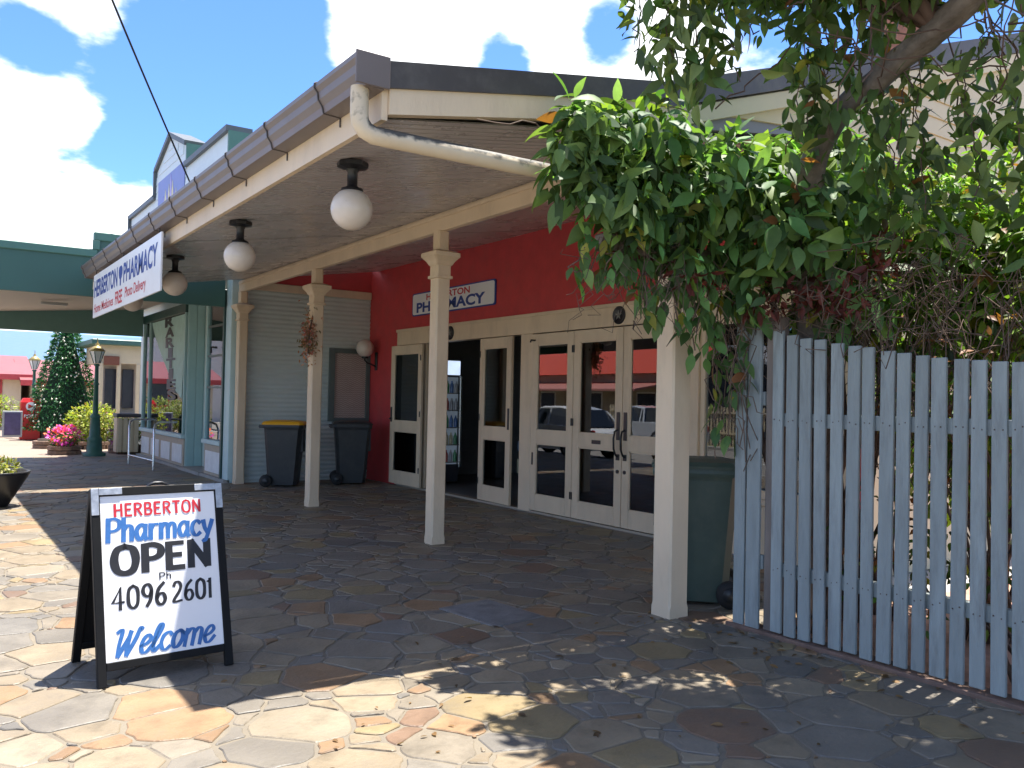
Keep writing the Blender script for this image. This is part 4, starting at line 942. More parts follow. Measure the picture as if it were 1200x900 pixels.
# leaves on twigs, thicker towards the middle of the canopy
P_ = []
for q in tips:
    for _ in range(int(rng.integers(4, 10))): P_.append(q+rng.normal(0, .06, 3))
# drooping leafy sprays seen against the sky
SPRAY = [((3.15, 3.25, 3.75), .62, 80), ((3.3, 3.2, 3.75), .66, 80), ((3.45, 3.15, 3.75), .60, 60), ((3.05, 3.3, 3.7), .4, 30), ((3.95, 2.95, 3.75), .75, 80), ((4.05, 2.9, 3.75), .8, 80), ((4.1, 2.75, 3.7), .7, 60), ((4.0, 3.05, 3.6), .7, 50), ((3.6, 3.1, 3.7), .3, 14),
         ((4.25, 2.55, 3.35), .62, 40), ((4.3, 2.5, 3.25), .75, 40), ((4.34, 2.3, 3.3), .45, 22), ((4.1, 2.05, 3.5), .28, 12), ((4.3, 1.95, 3.4), .34, 14), ((4.4, 2.05, 3.0), .5, 36), ((4.5, 1.95, 2.9), .5, 40), ((4.45, 2.75, 3.25), .6, 26), ((4.5, 2.4, 3.3), .5, 22), ((4.55, 2.15, 3.35), .5, 24), ((4.7, 2.3, 3.3), .4, 16), ((4.6, 3.0, 3.3), .4, 20), ((4.4, 2.25, 2.95), .4, 20), ((4.55, 2.7, 2.75), .4, 26)]
sm_ = MB()
for (x, y, z), L, k in SPRAY:
    p = strand((x, y, z), (x+rng.normal(0, .06), y+rng.normal(0, .06), z-L), 0, 10, .018); sm_.tube(p, .0035, 4, cap=False)
    for _ in range(k):
        t = rng.random(); q = p[min(9, int(t*10))]; P_.append(q+rng.normal(0, .06, 3)*np.array((1, 1, .6)))
for (x, y, z), L, k in [((4.3, 2.75, 3.0), .5, 40), ((4.36, 2.4, 2.9), .6, 40), ((4.5, 2.5, 2.8), .5, 40), ((4.15, 1.9, 3.4), .3, 16), ((4.5, 1.85, 2.7), .5, 40), ((4.2, 2.2, 3.3), .3, 16)]:
    for _ in range(k): P_.append(np.array((x, y, z))+rng.normal(0, .08, 3)-np.array((0, 0, rng.random()*L)))
for i in range(40):
    a = np.array((rng.uniform(3.6, 4.8), rng.uniform(1.8, 3.2), rng.uniform(3.3, 3.8))); b = a+np.array((rng.normal(0, .35), rng.normal(0, .35), -rng.uniform(.1, .5))); sm_.tube(strand(a, b, rng.uniform(-.1, .1), 8, .03), .0045, 4, cap=False)
sm_.build('hanging_twig', MATS['twig_bark'], TR, kind='stuff')
cp_, _ = cloudpts([((3.66, 2.6, 4.25), (.62, .7, .25)), ((3.6, 1.6, 4.3), (.62, .8, .3)), ((4.1, 1.9, 4.35), (.6, .9, .3)), ((3.72, .6, 4.4), (.7, .8, .3)), ((4.2, .7, 4.4), (.6, .8, .3)), ((4.1, 2.8, 4.35), (.5, .45, .2)), ((4.85, 2.5, 4.45), (.4, .7, .25)), ((4.85, 1.3, 4.4), (.45, .8, .3)), ((4.9, .2, 4.4), (.5, .8, .3)), ((5.0, 2.3, 4.45), (.25, .6, .2)), ((5.05, 1.4, 4.4), (.3, .8, .3)), ((3.42, 2.3, 4.2), (.42, .9, .2)), ((3.58, 3.2, 4.25), (.45, .3, .15)), ((4.0, 3.3, 4.3), (.4, .3, .15)), ((3.4, 3.0, 4.2), (.35, .3, .15))], 14500)
P_ = np.concatenate([np.array(P_), cp_]); n3 = len(P_); o3 = rng.normal(size=(n3, 3)); d3, nn3 = droop(o3, n3, .9, .65); sz3 = rng.uniform(.08, .16, n3); c3 = leafcols(n3, TBASE, .3, .05, .02)
near, far = split_near(P_, 300)
leaf_objects(TR, P_[near], d3[near], nn3[near], sz3[near], TBASE, leafm, .8)
leaves('foliage', P_[far], d3[far], nn3[far], sz3[far], c3[far], leafm, TR, 'stuff', wide=.8, T=LT2, F=LF2)

# ------------------------------------------------------------------ sunlit garden behind the fence
def shrub(name, label, blobs, N, base, smin, smax, stems, loc, m=leaf_dull, wide=.9, cat='shrub', yellow=.06, brown=.02, kind=None, spread=.7, down=.5):
    o = root(name, loc, label, cat)
    p, out = cloudpts(blobs, N); d = out+rng.normal(0, spread, (N, 3))+np.array((0, 0, -down)); n = out+np.array((0, 0, .8))+rng.normal(0, .4, (N, 3))
    leaves('foliage', p, d, n, rng.uniform(smin, smax, N), leafcols(N, base, .4, yellow, brown), m, o, 'stuff', wide=wide)
    s = MB()
    for i in range(stems):
        b = blobs[i % len(blobs)]; e = np.array(b[0])+rng.normal(0, .4, 3)*np.array(b[1]); a = np.array(loc)+np.array((rng.normal(0, .12), rng.normal(0, .12), 0))
        s.tube(strand(a, e, rng.uniform(-.1, .1), 7, .03), [.016, .014, .012, .01, .008, .006, .004], 5)
    s.build('stem', twig, o, kind='stuff'); return o
shrub('garden_shrub', 'bright green sunlit shrub behind the picket fence, below the cream gable', [((5.5, 3.2, 2.35), (.5, .5, .75)), ((5.5, 2.7, 2.45), (.5, .5, .75)), ((5.6, 2.2, 2.3), (.5, .6, .7)), ((5.9, 2.9, 1.5), (.6, .9, .8)), ((5.3, 1.9, 2.4), (.45, .5, .6))], 8500, (.12, .20, .035), .07, .15, 26, (5.6, 2.7, 0))
shrub('garden_shrub', 'yellow-green creeper heaped over the fence at the photo right edge', [((4.95, 1.75, 2.45), (.34, .5, .5)), ((5.1, 1.3, 2.3), (.5, .5, .5)), ((5.0, 1.9, 2.0), (.3, .45, .35))], 3600, (.11, .17, .035), .06, .12, 16, (5.1, 1.6, 0), yellow=.16)
shrub('fern_bush', 'feathery light green bush rising behind the vine', [((5.35, 3.55, 2.75), (.5, .35, .35)), ((5.2, 3.0, 2.75), (.4, .4, .3))], 3600, (.13, .24, .035), .035, .07, 18, (5.3, 3.4, 0), wide=.35, yellow=.1, spread=1.0)
UN = shrub('undergrowth_bush', 'tangle of dry brown twigs and low leaves right behind the fence', [((4.95, 2.4, 1.55), (.25, .9, .5)), ((5.1, 1.2, 1.4), (.3, .8, .5)), ((4.95, 2.7, .6), (.25, 1.0, .5)), ((5.0, 1.5, .5), (.25, .8, .5))], 1600, (.06, .10, .03), .05, .10, 10, (4.95, 2.2, 0), brown=.25)
tw = MB()
for i in range(420):
    a = np.array((rng.uniform(4.62, 5.1), rng.uniform(.6, 3.3), rng.uniform(1.5, 2.3))); b = a+np.array((rng.normal(0, .08), rng.normal(0, .2), -rng.uniform(.3, .9))); tw.tube(strand(a, b, rng.uniform(-.1, .1), 6, .03), .0035, 4, cap=False)
tw.build('dry_twigs', twig, UN, kind='stuff')

LL = root('leaf_litter', (4.0, 3.0, 0), 'dry fallen leaves scattered on the paving below the vine', 'litter'); LL['kind'] = 'stuff'
nL = 150; lx = np.concatenate([rng.uniform(1.2, 4.35, 60), 4.36-rng.exponential(.22, 90)]); ly = np.concatenate([rng.uniform(2.2, 4.6, 60), rng.uniform(.5, 4.4, 90)])
pl_ = np.stack([lx, ly, np.full(nL, .008)], 1); dl = rng.normal(size=(nL, 3))*np.array((1, 1, .08)); nl_ = np.array((0, 0, 1.))+rng.normal(0, .25, (nL, 3))
leaves('fallen_leaf', pl_, dl, nl_, rng.uniform(.025, .07, nL), np.array((.17, .10, .045))*rng.uniform(.4, 1.4, (nL, 1)), leaf_dull, LL, 'stuff', wide=.8)
# ------------------------------------------------------------------ small things on and under the veranda
DW = root('dried_flower_bunch', (4.12, 10.72, 1.95), 'bunch of dried pink and rust flowers hung on the veranda post', 'flowers')
n5 = 520; pp = rng.normal(0, 1, (n5, 3))*np.array((.05, .05, .15))+np.array((4.12, 10.72, 2.22)); dd = rng.normal(size=(n5, 3))+np.array((0, 0, -.8))
pal = np.array([(.40, .14, .12), (.30, .16, .10), (.5, .26, .2), (.14, .12, .06), (.25, .2, .2)]); leaves('petals', pp, dd, rng.normal(size=(n5, 3)), rng.uniform(.03, .06, n5), pal[rng.integers(0, 5, n5)]*rng.uniform(.7, 1.2, (n5, 1)), leaf_dull, DW, 'stuff')
MB().tube([(4.12, 10.72, 2.0), (4.13, 10.72, 2.3), (4.175, 10.74, 2.5)], .012, 6).build('stalk', twig, DW)

FG = root('display_fridge', (7.2, 12.8, 0), 'glass-door drinks fridge standing inside the open doorway', 'fridge')
MB().bbox(6.88, 7.52, 12.5, 13.2, .05, 2.12, .01).build('cabinet', mat('fridge_black', (.03, .03, .035), .4), FG)
MB().bbox(6.90, 7.50, 12.47, 12.499, 1.86, 2.10, .005).build('header_light', mat('fridge_header', (.45, .55, .72), .4, emit=.5), FG)
fi = MB().box(6.94, 7.47, 12.485, 12.498, .35, 1.82).build('shelving', mat('fridge_inside', (.35, .42, .5), .5, emit=.05), FG)
for sh in range(5):
    MB().box(6.94, 7.47, 12.44, 12.484, .38+sh*.29, .395+sh*.29).build('shelf', chrome, fi)
    for b in range(6):
        c = random.choice(((.5, .1, .08), (.1, .2, .45), (.5, .45, .3), (.1, .3, .15), (.4, .4, .42)))
        MB().lathe([(.032, 0), (.034, .1), (.03, .14), (.013, .17), (.013, .2)], (6.99+b*.085, 12.455, .396+sh*.29), 8).build('bottle', mat('bottle_%d' % int(c[0]*100+c[1]*10), c, .25), fi)
MB().bbox(6.885, 6.925, 12.42, 12.47, .3, 1.84, .004).build('door_frame', chrome, FG); MB().bbox(7.48, 7.52, 12.42, 12.47, .3, 1.84, .004).build('door_frame', chrome, FG)
SH = root('shop_shelf', (8.8, 11.2, 0), 'dim stocked shelves inside the pharmacy doorway', 'shelf')
MB().box(8.6, 9.0, 10.2, 12.2, 0, 1.7).build('carcass', mat('shelf_grey', (.12, .12, .13), .6), SH)
for r in range(4):
    for k in range(9):
        MB().bbox(8.45, 8.598, 10.25+k*.21, 10.25+k*.21+random.uniform(.1, .19), .2+r*.38, .2+r*.38+random.uniform(.12, .28), .004).build('box', mat('stock_%d' % ((r*3+k) % 5), ((.4, .4, .38), (.15, .25, .35), (.35, .12, .1), (.5, .46, .3), (.2, .3, .2))[(r*3+k) % 5], .5), SH)

AC = root('access_cover', (3.22, 4.88, 0), 'rectangular steel-edged access cover set flush in the shaded paving', 'cover', rz=.12)
MB().bbox(-.22, .22, -.30, .30, -.02, .0065, .002).build('frame', mat('cover_steel', (.20, .19, .18), .5, metal=.3, var=.2), AC, local=True)
MB().bbox(-.205, .205, -.285, .285, .0067, .0085, .001).build('infill_slab', mat('cover_slab', (.15, .142, .135), .7, var=.4, vscale=7, bump=.4), AC, local=True)
# planter bowl near the street
PB = root('planter_bowl', (.92, 12.3, 0), 'black tapered planter bowl with a low yellow-green plant', 'planter')
MB().lathe([(.16, 0), (.18, .02), (.40, .40), (.42, .44), (.38, .44), (.34, .36), (0, .36)], (.72, 12.35, 0), 28).build('bowl', mat('planter_black', (.02, .02, .022), .35), PB)
n6 = 500; pp, oo = cloudpts([((.72, 12.35, .48), (.28, .28, .12))], n6); leaves('foliage', pp, oo+rng.normal(0, .5, (n6, 3)), oo+np.array((0, 0, .6)), rng.uniform(.04, .08, n6), leafcols(n6, (.16, .17, .05), .3, .2), leaf_dull, PB, 'stuff')
# handrail at the gift shop
HR = root('handrail', (3.6, 17.9, 0), 'low tubular steel handrail in front of the gift shop window', 'handrail')
for x, y in ((3.42, 17.2), (3.42, 18.6)):
    pass
MB().tube([(3.55, 16.95, 0), (3.55, 16.95, .75), (3.58, 17.0, .86), (3.66, 17.1, .90), (4.0, 17.15, .90)], .02, 8).build('rail_loop', chrome, HR)
MB().tube([(3.45, 18.75, 0), (3.45, 18.75, .75), (3.48, 18.8, .86), (3.56, 18.85, .90), (4.0, 18.9, .90)], .02, 8).build('rail_loop', chrome, HR)
MB().tube([(3.55, 16.95, .18), (3.45, 18.75, .18)], .015, 8).build('cross_bar', chrome, HR)
# service wire from street pole to the gift shop parapet
WR = MB(); a = Vector((-.7, 7.4, 8.78)); b = Vector((4.06, 16.8, 5.40)); 
pts = [a.lerp(b, t/20)-Vector((0, 0, .12*math.sin(math.pi*t/20))) for t in range(21)]
WR.tube(pts, .016, 5); o = WR.build('service_wire', black); props(o, 'thin black service wire sagging across the sky to the parapet', 'wire')
# ------------------------------------------------------------------ plaza beyond the canopy
XT = root('christmas_tree', (3.47, 28.65, 0), 'tall cone-shaped Christmas tree of green tinsel with tiny baubles', 'tree')
MB().lathe([(.62, 0), (.66, .05), (.66, .32), (.6, .34), (0, .34)], (3.47, 28.65, 0), 24).build('tub', mat('stone_tub', (.16, .12, .09), .85, var=.3, vscale=8, bump=.4), XT)
n7 = 9000; h = rng.random(n7)**1.35; th = rng.random(n7)*2*math.pi; hh = h*3.35; rr = .98*(1-h)**.92+.12; lay = .05*np.sin(hh*2*math.pi/.16); rr = (rr+lay)*rng.uniform(.86, 1.03, n7)
pp = np.stack([3.47+rr*np.cos(th), 28.65+rr*np.sin(th), .33+hh], 1); oo = np.stack([np.cos(th), np.sin(th), 0*th], 1)
leaves('tinsel', pp, oo+np.array((0, 0, -.6))+rng.normal(0, .5, (n7, 3)), oo+rng.normal(0, .5, (n7, 3)), rng.uniform(.07, .12, n7), leafcols(n7, (.022, .10, .035), .35, 0, 0), leaf_dull, XT, 'stuff', wide=.6)
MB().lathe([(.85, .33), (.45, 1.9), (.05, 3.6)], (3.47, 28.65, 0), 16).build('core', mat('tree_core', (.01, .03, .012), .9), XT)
bb = MB()
for i in range(170):
    z = random.random()**1.3; a = random.random()*6.283; r = .98*(1-z)**.92+.15; bb.lathe([(0, -.03), (.026, -.015), (.026, .015), (0, .03)], (3.47+r*math.cos(a), 28.65+r*math.sin(a), .35+z*3.3), 6)
bb.build('baubles', mat('bauble', (.75, .72, .55), .2, metal=.3), XT, kind='stuff')
lampgreen = mat('lamp_post_green', (.03, .115, .09), .45, var=.1)
def street_lamp(x, y, label, sc=1.0, arm=False):
    o = root('street_lamp', (x, y, 0), label, 'street lamp', 'heritage lamps in the plaza')
    P = lambda l: [(r*sc, z*sc) for r, z in l]
    MB().lathe(P([(.24, 0), (.24, .06), (.17, .09), (.15, .34), (.17, .38), (.12, .44), (.10, .85), (.12, .88), (.075, .95)]), (x, y, 0), 12).build('base', lampgreen, o)
    MB().lathe(P([(.06, .95), (.05, 1.6), (.07, 1.62), (.045, 1.66), (.04, 2.02), (.07, 2.05), (.05, 2.08)]), (x, y, 0), 12).build('column', lampgreen, o)
    MB().lathe(P([(.06, 2.09), (.15, 2.36)]), (x, y, 0), 6, False).build('lantern_glass', mat('lantern_glass', (.75, .76, .74), .25), o)
    for k in range(6):
        a = 2*math.pi*k/6; MB().tube([(x+.064*sc*math.cos(a), y+.064*sc*math.sin(a), 2.09*sc), (x+.156*sc*math.cos(a), y+.156*sc*math.sin(a), 2.365*sc)], .009, 5).build('lantern_bar', lampgreen, o)
    MB().lathe(P([(.17, 2.36), (.175, 2.385), (.08, 2.47), (.035, 2.49), (.045, 2.53), (.012, 2.56), (.01, 2.66)]), (x, y, 0), 12).build('lantern_cap', mat('brass_cap', (.34, .26, .10), .4, metal=.4), o)
    return o
street_lamp(3.18, 21.2, 'green heritage street lamp beside the flower planter', 1.0)
street_lamp(2.72, 29.6, 'smaller looking heritage street lamp behind the red post box', 1.0)
MB().bbox(2.2, 4.6, 26.0, 26.05, 3.15, 3.2, .01).build('banner_bar', iron)
o = bpy.data.objects['banner_bar']; props(o, 'dark bar crossing behind the Christmas tree top', 'bar')
PBX = root('post_box', (2.55, 28.6, 0), 'bright red street post box with white emblem', 'post box')
pr_ = mat('post_red', (.62, .02, .02), .4)
MB().loft([[(2.3, 28.4, .02), (2.8, 28.4, .02), (2.8, 28.8, .02), (2.3, 28.8, .02)], [(2.3, 28.4, 1.1), (2.8, 28.4, 1.1), (2.8, 28.8, 1.1), (2.3, 28.8, 1.1)], [(2.36, 28.44, 1.22), (2.74, 28.44, 1.22), (2.74, 28.76, 1.22), (2.36, 28.76, 1.22)]]).build('body', pr_, PBX)
em = MB(); em.prism([(2.55+.13*math.cos(2*math.pi*k/20), .98+.13*math.sin(2*math.pi*k/20)) for k in range(20)], 1, 28.392, 28.399); em.build('emblem', white, PBX)
MB().prism([(2.48, .92), (2.62, .98), (2.48, 1.05)], 1, 28.386, 28.3915).build('emblem_mark', pr_, PBX)
text_mb('POST', Matrix(((1, 0, 0, 2.38), (0, 0, -1, 28.398), (0, 1, 0, .66), (0, 0, 0, 1))), .34, .09, .001, bold=.03).build('lettering', white, PBX)
SB2 = root('notice_board', (2.05, 28.2, 0), 'small dark framed notice board beside the red post box', 'sign')
MB().bbox(1.83, 2.33, 28.18, 28.22, .1, .85, .01).build('frame', mat('board_frame', (.3, .32, .33), .5), SB2)
MB().box(1.88, 2.28, 28.165, 28.179, .16, .8).build('panel', mat('board_panel', (.06, .05, .12), .5, var=.4, vscale=6), SB2)
brickp = mat('planter_brick', (.20, .13, .09), .85, var=.3, vscale=9, bump=.5)
def planter(x, y, r, h, label, flower=None, base=(.10, .16, .03), big=0.0, N=900):
    o = root('brick_planter', (x, y, 0), label, 'planter', 'round brick planters in the plaza')
    wl = MB(); wl.lathe([(r-.1, 0), (r-.1, h-.06), (0, h-.06)], (x, y, 0), 20); wl.build('soil', mat('soil', (.05, .035, .025), .9), o)
    n = max(10, int(2*math.pi*r/.26))
    for row in range(max(1, int(h/.1))):
        for k in range(n):
            a = 2*math.pi*(k+.5*(row % 2))/n; b = MB().bbox(-.11, .11, -.05, .05, 0, .088, .008).build('brick', brickp, o, local=True)
            b.location = ((r-.05)*math.cos(a), (r-.05)*math.sin(a), row*.1); b.rotation_euler = (0, 0, a+math.pi/2)
    if big:
        p, out = cloudpts([((x, y, h+big*.42), (r*1.05, r*1.05, big*.55)), ((x+r*.4, y-.1, h+big*.35), (r*.7, r*.7, big*.5))], N)
        leaves('foliage', p, out+rng.normal(0, .6, (N, 3)), out+np.array((0, 0, .7)), rng.uniform(.06, .11, N), leafcols(N, base, .35, .15), leaf_dull, o, 'stuff')
    if flower:
        M_ = 420; p, out = cloudpts([((x, y, h+.14), (r*.95, r*.95, .16))], M_); leaves('leaves', p-np.array((0, 0, .05)), out+rng.normal(0, .5, (M_, 3)), out+np.array((0, 0, .6)), rng.uniform(.05, .09, M_), leafcols(M_, (.06, .12, .03)), leaf_dull, o, 'stuff')
        K = 300; p, out = cloudpts([((x, y, h+.2), (r*1.0, r*1.0, .17))], K); fc = np.array(flower)[rng.integers(0, len(flower), K)]*rng.uniform(.75, 1.15, (K, 1))
        leaves('flowers', p+out*.05, out+rng.normal(0, .4, (K, 3)), out+np.array((0, 0, 1.0)), rng.uniform(.06, .10, K), fc, mat('petal', attr=True, rough=.6, var=.05, transl=.2), o, 'stuff', wide=1.4)
    return o
planter(2.68, 22.0, .34, .22, 'brick planter of magenta and red flowers at the lamp base', [(.62, .05, .42), (.55, .03, .35), (.7, .08, .12), (.75, .15, .05), (.6, .1, .5)])
planter(2.6, 24.4, .34, .3, 'low bare stone-edged planter in front of the Christmas tree')
planter(3.55, 24.2, .62, .2, 'planter with a big rounded yellow-green shrub', None, (.20, .23, .04), 1.0, 2600)
planter(4.0, 22.2, .36, .22, 'planter of white and dark purple flowers behind the lamp', [(.75, .75, .7), (.25, .02, .22), (.2, .02, .16)], base=(.16, .2, .04), big=.7, N=700)
shrub('plaza_hedge', 'rounded yellow-green hedge at the far photo edge', [((1.6, 30.6, .8), (.9, .7, .55)), ((.7, 31, .7), (.8, .7, .6))], 2600, (.16, .19, .05), .07, .13, 8, (1.3, 30.8, 0))
# cream kiosk, timber bin
KI = root('cream_kiosk', (4.9, 26.9, 0), 'small cream timber kiosk with green-edged flat roof', 'kiosk')
kc = mat('kiosk_cream', (.62, .52, .36), .6, var=.06)
MB().box(3.95, 6.4, 25.9, 28.3, 0, .85).build('dado', kc, KI)
MB().box(3.95, 6.4, 25.9, 28.3, 2.25, 2.75).build('frieze', kc, KI)
for x in (3.95, 4.4, 4.9, 6.3): MB().bbox(x, x+.1, 25.88, 25.98, .85, 2.25, .01).build('post', kc, KI)
MB().box(4.0, 6.35, 26.3, 26.36, .85, 2.25).build('recess_wall', mat('kiosk_inside', (.38, .34, .30), .7), KI)
for x in (4.15, 4.6): MB().bbox(x, x+.3, 26.2, 26.29, 1.0, 2.1, .01).build('window', mat('dark_pane', (.03, .035, .05), .15), KI)
MB().bbox(3.7, 6.6, 25.6, 28.6, 2.75, 2.9, .02).build('roof', mat('green_edge', (.06, .14, .11), .5), KI)
MB().bbox(4.05, 4.45, 25.84, 25.878, 2.2, 2.45, .01).build('name_board', mat('board_brown', (.2, .07, .04), .6), KI)
BN = root('timber_bin', (3.95, 21.75, 0), 'cream timber-slatted litter bin beside the gift shop corner', 'bin')
for k in range(4): MB().bbox(3.72+k*.12, 3.81+k*.12, 21.55, 21.58, .05, .85, .006).build('slat', kc, BN)
for k in range(4): MB().bbox(3.70, 3.73, 21.6+k*.1, 21.68+k*.1, .05, .85, .006).build('slat', kc, BN)
MB().bbox(3.74, 4.18, 21.585, 21.98, .05, .8, .01).build('liner', kc, BN)
MB().bbox(3.68, 4.22, 21.52, 22.02, .86, .95, .02).build('lid', mat('bin_lid', (.05, .045, .05), .5), BN)
# far houses
def gable_house(name, label, x0, x1, y0, y1, hz, rise, wallm, roofm, trimm, along='x', eave=.4, wins=(), cat='house'):
    o = root(name, ((x0+x1)/2, (y0+y1)/2, 0), label, cat)
    MB().box(x0, x1, y0, y1, -.2, hz).build('wall', wallm, o)
    if along == 'x':
        ym = (y0+y1)/2; prof = [(y0-eave, hz-.1), (ym, hz+rise), (y1+eave, hz-.1), (y1+eave, hz-.2), (ym, hz+rise-.12), (y0-eave, hz-.2)]
        r = MB().prism(prof, 0, x0-eave, x1+eave).build('roof', roofm, o)
        for x in (x0, x1-.05): MB().prism([(y0, hz-.02), (y1, hz-.02), (ym, hz+rise-.15)], 0, x, x+.05).build('gable', wallm, o)
        MB().box(x0-eave, x1+eave, y0-eave-.06, y0-eave, hz-.28, hz-.08).build('fascia', trimm, r)
    else:
        xm = (x0+x1)/2; prof = [(x0-eave, hz-.1), (xm, hz+rise), (x1+eave, hz-.1), (x1+eave, hz-.2), (xm, hz+rise-.12), (x0-eave, hz-.2)]
        r = MB().prism(prof, 1, y0-eave, y1+eave).build('roof', roofm, o)
        for y in (y0, y1-.05): MB().prism([(x0, hz-.02), (x1, hz-.02), (xm, hz+rise-.15)], 1, y, y+.05).build('gable', wallm, o)
        for s in (-1, 1):
            MB().prism([(xm, hz+rise+.02), (xm+s*((x1-x0)/2+eave), hz-.08), (xm+s*((x1-x0)/2+eave), hz-.28), (xm, hz+rise-.18)], 1, y0-eave-.05, y0-eave).build('barge_board', trimm, r)
    for (a, b, c, d) in wins:
        w_ = MB().bbox(a, b, y0-.05, y0-.004, c, d, .01).build('window', trimm, o)
        MB().box(a+.07, b-.07, y0-.058, y0-.051, c+.07, d-.07).build('pane', mat('dark_pane', (.03, .035, .05), .15), w_)
    return o
whitew = mat('white_weatherboard', (.72, .70, .66), .6, var=.05)
redtrim = mat('red_trim', (.50, .06, .06), .5)
creamw = mat('cream_wall', (.66, .56, .40), .6, var=.05)
blueroof = mat('pale_blue_roof', (.085, .15, .235), .45, var=.05)
pinkroof = mat('faded_red_roof', (.24, .075, .075), .5, var=.12)
gable_house('white_hall', 'big white gabled hall in the distance', -9, 2.6, 50, 64, 4.0, 2.6, whitew, whitew, whitew, 'y', wins=((-1.5, -.6, 1.2, 2.6),))
gable_house('blue_roofed_hall', 'long hall with a broad pale blue iron roof', 3.0, 22, 43, 57, 2.5, 1.95, creamw, blueroof, redtrim, 'x', wins=((6.5, 7.4, 1, 2.2), (9, 9.9, 1, 2.2)))
gable_house('red_trimmed_shop', 'cream cottage shop with faded red roof and red trim', 3.2, 12, 35.5, 41, 1.9, .75, creamw, pinkroof, redtrim, 'x', wins=((4.0, 4.8, .9, 1.9), (6.0, 6.8, .9, 1.9)))
gable_house('veranda_cottage', 'cream cottage with red-edged awning behind the post box', -1.5, 2.9, 36, 42, 2.1, .7, creamw, pinkroof, redtrim, 'x', wins=((.2, 1.0, .9, 1.9), (1.6, 2.3, 0.1, 2.0)))

# ------------------------------------------------------------------ across the street (seen in the door glass)
redroof = mat('bright_red_roof', (.56, .07, .03), .5, var=.1)
def hip_house(label, x0, x1, y0, y1, hz, rise):
    o = root('red_roofed_house', ((x0+x1)/2, (y0+y1)/2, -.2), label, 'house')
    MB().box(x0, x1, y0, y1, -.2, hz).build('wall', mat('tan_wall', (.46, .38, .28), .7), o)
    e = .6; ym0, ym1 = y0+(x1-x0)/2, y1-(x1-x0)/2; xm = (x0+x1)/2
    v = [(x0-e, y0-e, hz), (x1+e, y0-e, hz), (x1+e, y1+e, hz), (x0-e, y1+e, hz), (xm, ym0, hz+rise), (xm, ym1, hz+rise)]
    r = MB(); r.add(v, [(0, 1, 4), (1, 2, 5, 4), (2, 3, 5), (3, 0, 4, 5), (3, 2, 1, 0)]); r.build('roof', redroof, o)
    for y in (y0+2, y0+6, y0+10):
        if y+1.4 < y1:
            w_ = MB().bbox(x1, x1+.05, y, y+1.4, .8, 2.0, .01).build('window', white, o); MB().box(x1+.051, x1+.058, y+.08, y+1.32, .88, 1.92).build('pane', mat('dark_pane'), w_)
    MB().prism([(x1, 2.5), (x1+2.4, 2.1), (x1+2.4, 2.0), (x1, 2.4)], 1, y0+1, y1-1).build('awning', mat('faded_awning', (.5, .2, .16), .6), o)
    return o
hip_house('house with bright red hip roof across the street, mirrored in the door glass', -26, -16, 28, 48, 2.9, 2.6)
gable_house('carport', 'white gabled carport across the street, mirrored in the right door leaf', -19, -13.5, 20.5, 25.5, 2.7, 1.2, mat('carport_dark', (.05, .05, .055), .8), mat('grey_roof', (.3, .3, .31), .5), white, 'x', cat='carport')
RF = root('street_fence', (-12.4, 22, 0), 'cream picket fence across the street, mirrored in the door glass', 'fence')
pm = MB().bbox(-.012, .012, -.05, .05, 0, 1.5, .004).mesh('picket'); pm.materials.append(kc)
for k in range(90):
    ob = bpy.data.objects.new('picket', pm); COL.objects.link(ob); ob.parent = RF; ob.location = (0, -7+k*.16, -.15)
for z in (.3, 1.1): MB().box(-12.38, -12.34, 15, 29.2, z, z+.08).build('rail', kc, RF)
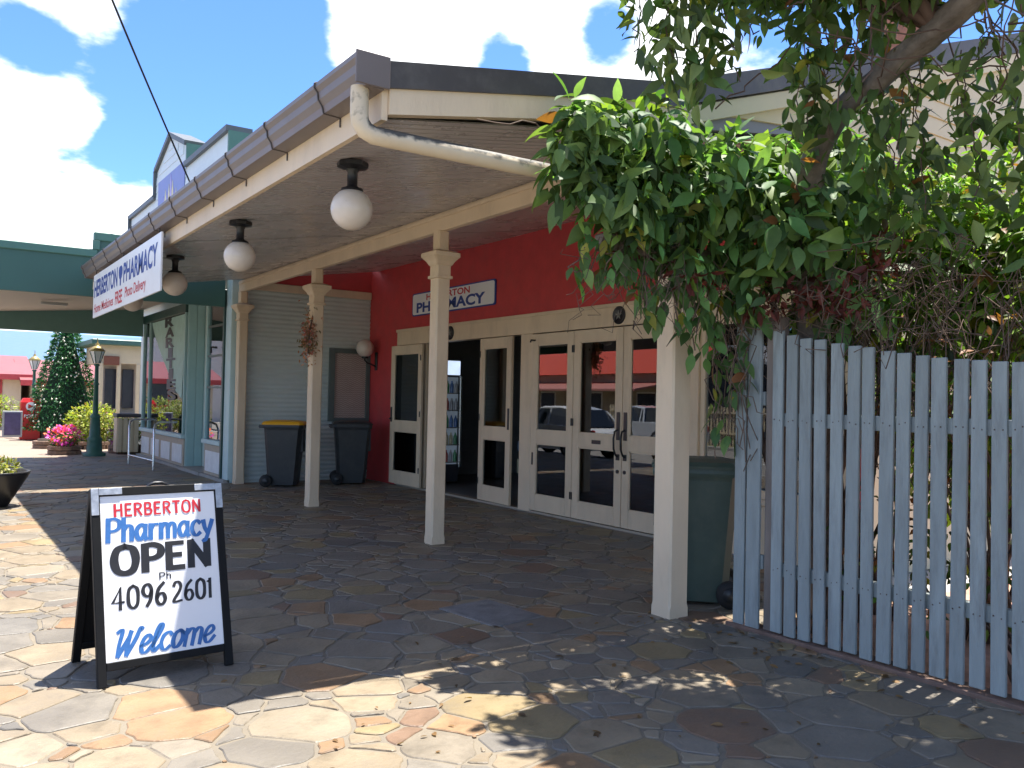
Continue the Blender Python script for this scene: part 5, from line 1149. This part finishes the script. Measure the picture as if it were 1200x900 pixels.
def car(x, y, rz, paint, label, ute=False):
    o = root('parked_car', (x, y, -.135), label, 'car', 'cars parked across the street', rz)
    L = 2.15
    # body: side profile lofted across the width with tumblehome
    def sec(prof, ws): return [[(px, s*wd, pz) for (px, pz), wd in zip(prof, w_)] for s, w_ in ws]
    low = [(-L, .42), (-L+.05, .72), (-L+.5, .88), (-.9, .93), (.75, .95), (1.45, .86), (L-.12, .74), (L, .5), (L-.05, .28), (1.72, .24), (-1.72, .24), (-L+.05, .28)]
    rings = []
    for s, wd, sh in ((-1, .78, .0), (-1, .84, .0), (-1, .6, 0), (1, .6, 0), (1, .84, 0), (1, .78, 0)): pass
    b = MB(); rings = []
    for wy, k in ((-.84, .965), (-.80, .992), (-.6, 1.0), (.6, 1.0), (.80, .992), (.84, .965)): rings.append([(px*k, wy, .55+(pz-.55)*k) for px, pz in low])
    b.loft(rings, True); b.build('body', paint, o, local=True)
    cab = [(-1.75, .90), (-1.35, 1.36), (-.75, 1.45), (.1, 1.43), (.85, .93)] if not ute else [(-.55, .92), (-.45, 1.42), (.1, 1.48), (.5, 1.42), (1.05, .93)]
    c = MB(); c.loft([[(px*.97, wy, .9+(pz-.9)*k) for px, pz in cab] for wy, k in ((-.74, .0), (-.62, .9), (-.5, 1.0), (.5, 1.0), (.62, .9), (.74, .0))], False); c.build('cabin_glass', mat('car_glass', (.02, .025, .03), .06, spec=.8), o, local=True)
    r = MB(); rt = cab[1:-1]; r.loft([[(px*.96, wy, pz*k+.012) for px, pz in rt]+[(px*.96, wy, pz*k-.03) for px, pz in rt[::-1]] for wy, k in ((-.61, .972), (-.5, 1.0), (.5, 1.0), (.61, .972))]); r.build('roof', paint, o, local=True)
    for s in (-1, 1):
        for (xa, za), (xb, zb) in ((cab[0], cab[1]), (cab[-1], cab[-2]), ((-.35, .92), (-.35, 1.42))):
            MB().tube([(xa*.97, s*.745, za), (xb*.97, s*.615, zb*.972)], .035, 5).build('pillar', paint, o, local=True)
    for sx in (-1.3, 1.32):
        for s in (-1, 1):
            w_ = MB().lathe([(.2, -.1), (.31, -.095), (.325, -.06), (.325, .06), (.31, .095), (.2, .1)], n=20).xf(Matrix.Translation((sx, s*.76, .325)) @ Matrix.Rotation(R_(90), 4, 'X')).build('wheel', rubber, o, local=True)
            MB().lathe([(0, -.108), (.2, -.1), (.2, .1), (0, .108)], n=16).xf(Matrix.Translation((sx, s*.76, .325)) @ Matrix.Rotation(R_(90), 4, 'X')).build('rim', mat('alloy', (.45, .45, .46), .35, metal=.8), w_, local=True)
    for s in (-1, 1):
        MB().bbox(L-.14, L-.02, s*.66-.14, s*.66+.14, .60, .72, .02).build('headlight', mat('headlamp', (.7, .72, .75), .1), o, local=True)
        MB().bbox(-L+.03, -L+.12, s*.68-.1, s*.68+.1, .62, .82, .02).build('tail_light', mat('taillamp', (.4, .01, .01), .2), o, local=True)
    return o
silver = mat('silver_car_paint', (.52, .54, .56), .25, coat=.6, var=.02)
whitec = mat('white_car_paint', (.75, .76, .77), .25, coat=.6, var=.02)
redc = mat('dark_car_paint', (.04, .045, .055), .2, coat=.8, var=.02)
car(-2.2, 19.8, R_(86), whitec, 'white hatchback parked at the kerb, mirrored in the door glass')
car(-8.4, 22.6, R_(90), silver, 'silver ute parked across the road, mirrored in the door glass', True)
car(-8.5, 15.2, R_(90), redc, 'dark car parked across the road, mirrored beside the gate')
for x, y, s, lb in ((-30, 42, 1.0, 'round dark tree left of the red roof in the reflection'), (-24, 24, 1.1, 'tall dark tree behind the carport in the reflection'), (-30, 33, 1.2, 'broad tree rising behind the red hip roof in the reflection')):
    o = root('street_tree', (x, y, 0), lb, 'tree'); MB().tube([(x, y, -.3), (x+.1, y, 2), (x, y+.2, 4.5*s)], [.3, .24, .12], 8).build('trunk', bark, o)
    NN = 2200; p, out = cloudpts([((x, y, 5.2*s), (2.4*s, 2.4*s, 1.8*s)), ((x+1.2, y+1, 4.2*s), (1.8, 1.8, 1.3)), ((x-1, y-1.4, 4.4*s), (1.8, 1.8, 1.4))], NN); leaves('crown', p, out+rng.normal(0, .6, (NN, 3)), out+np.array((0, 0, .7)), rng.uniform(.3, .55, NN), leafcols(NN, (.045, .09, .025)), leaf_dull, o, 'stuff')
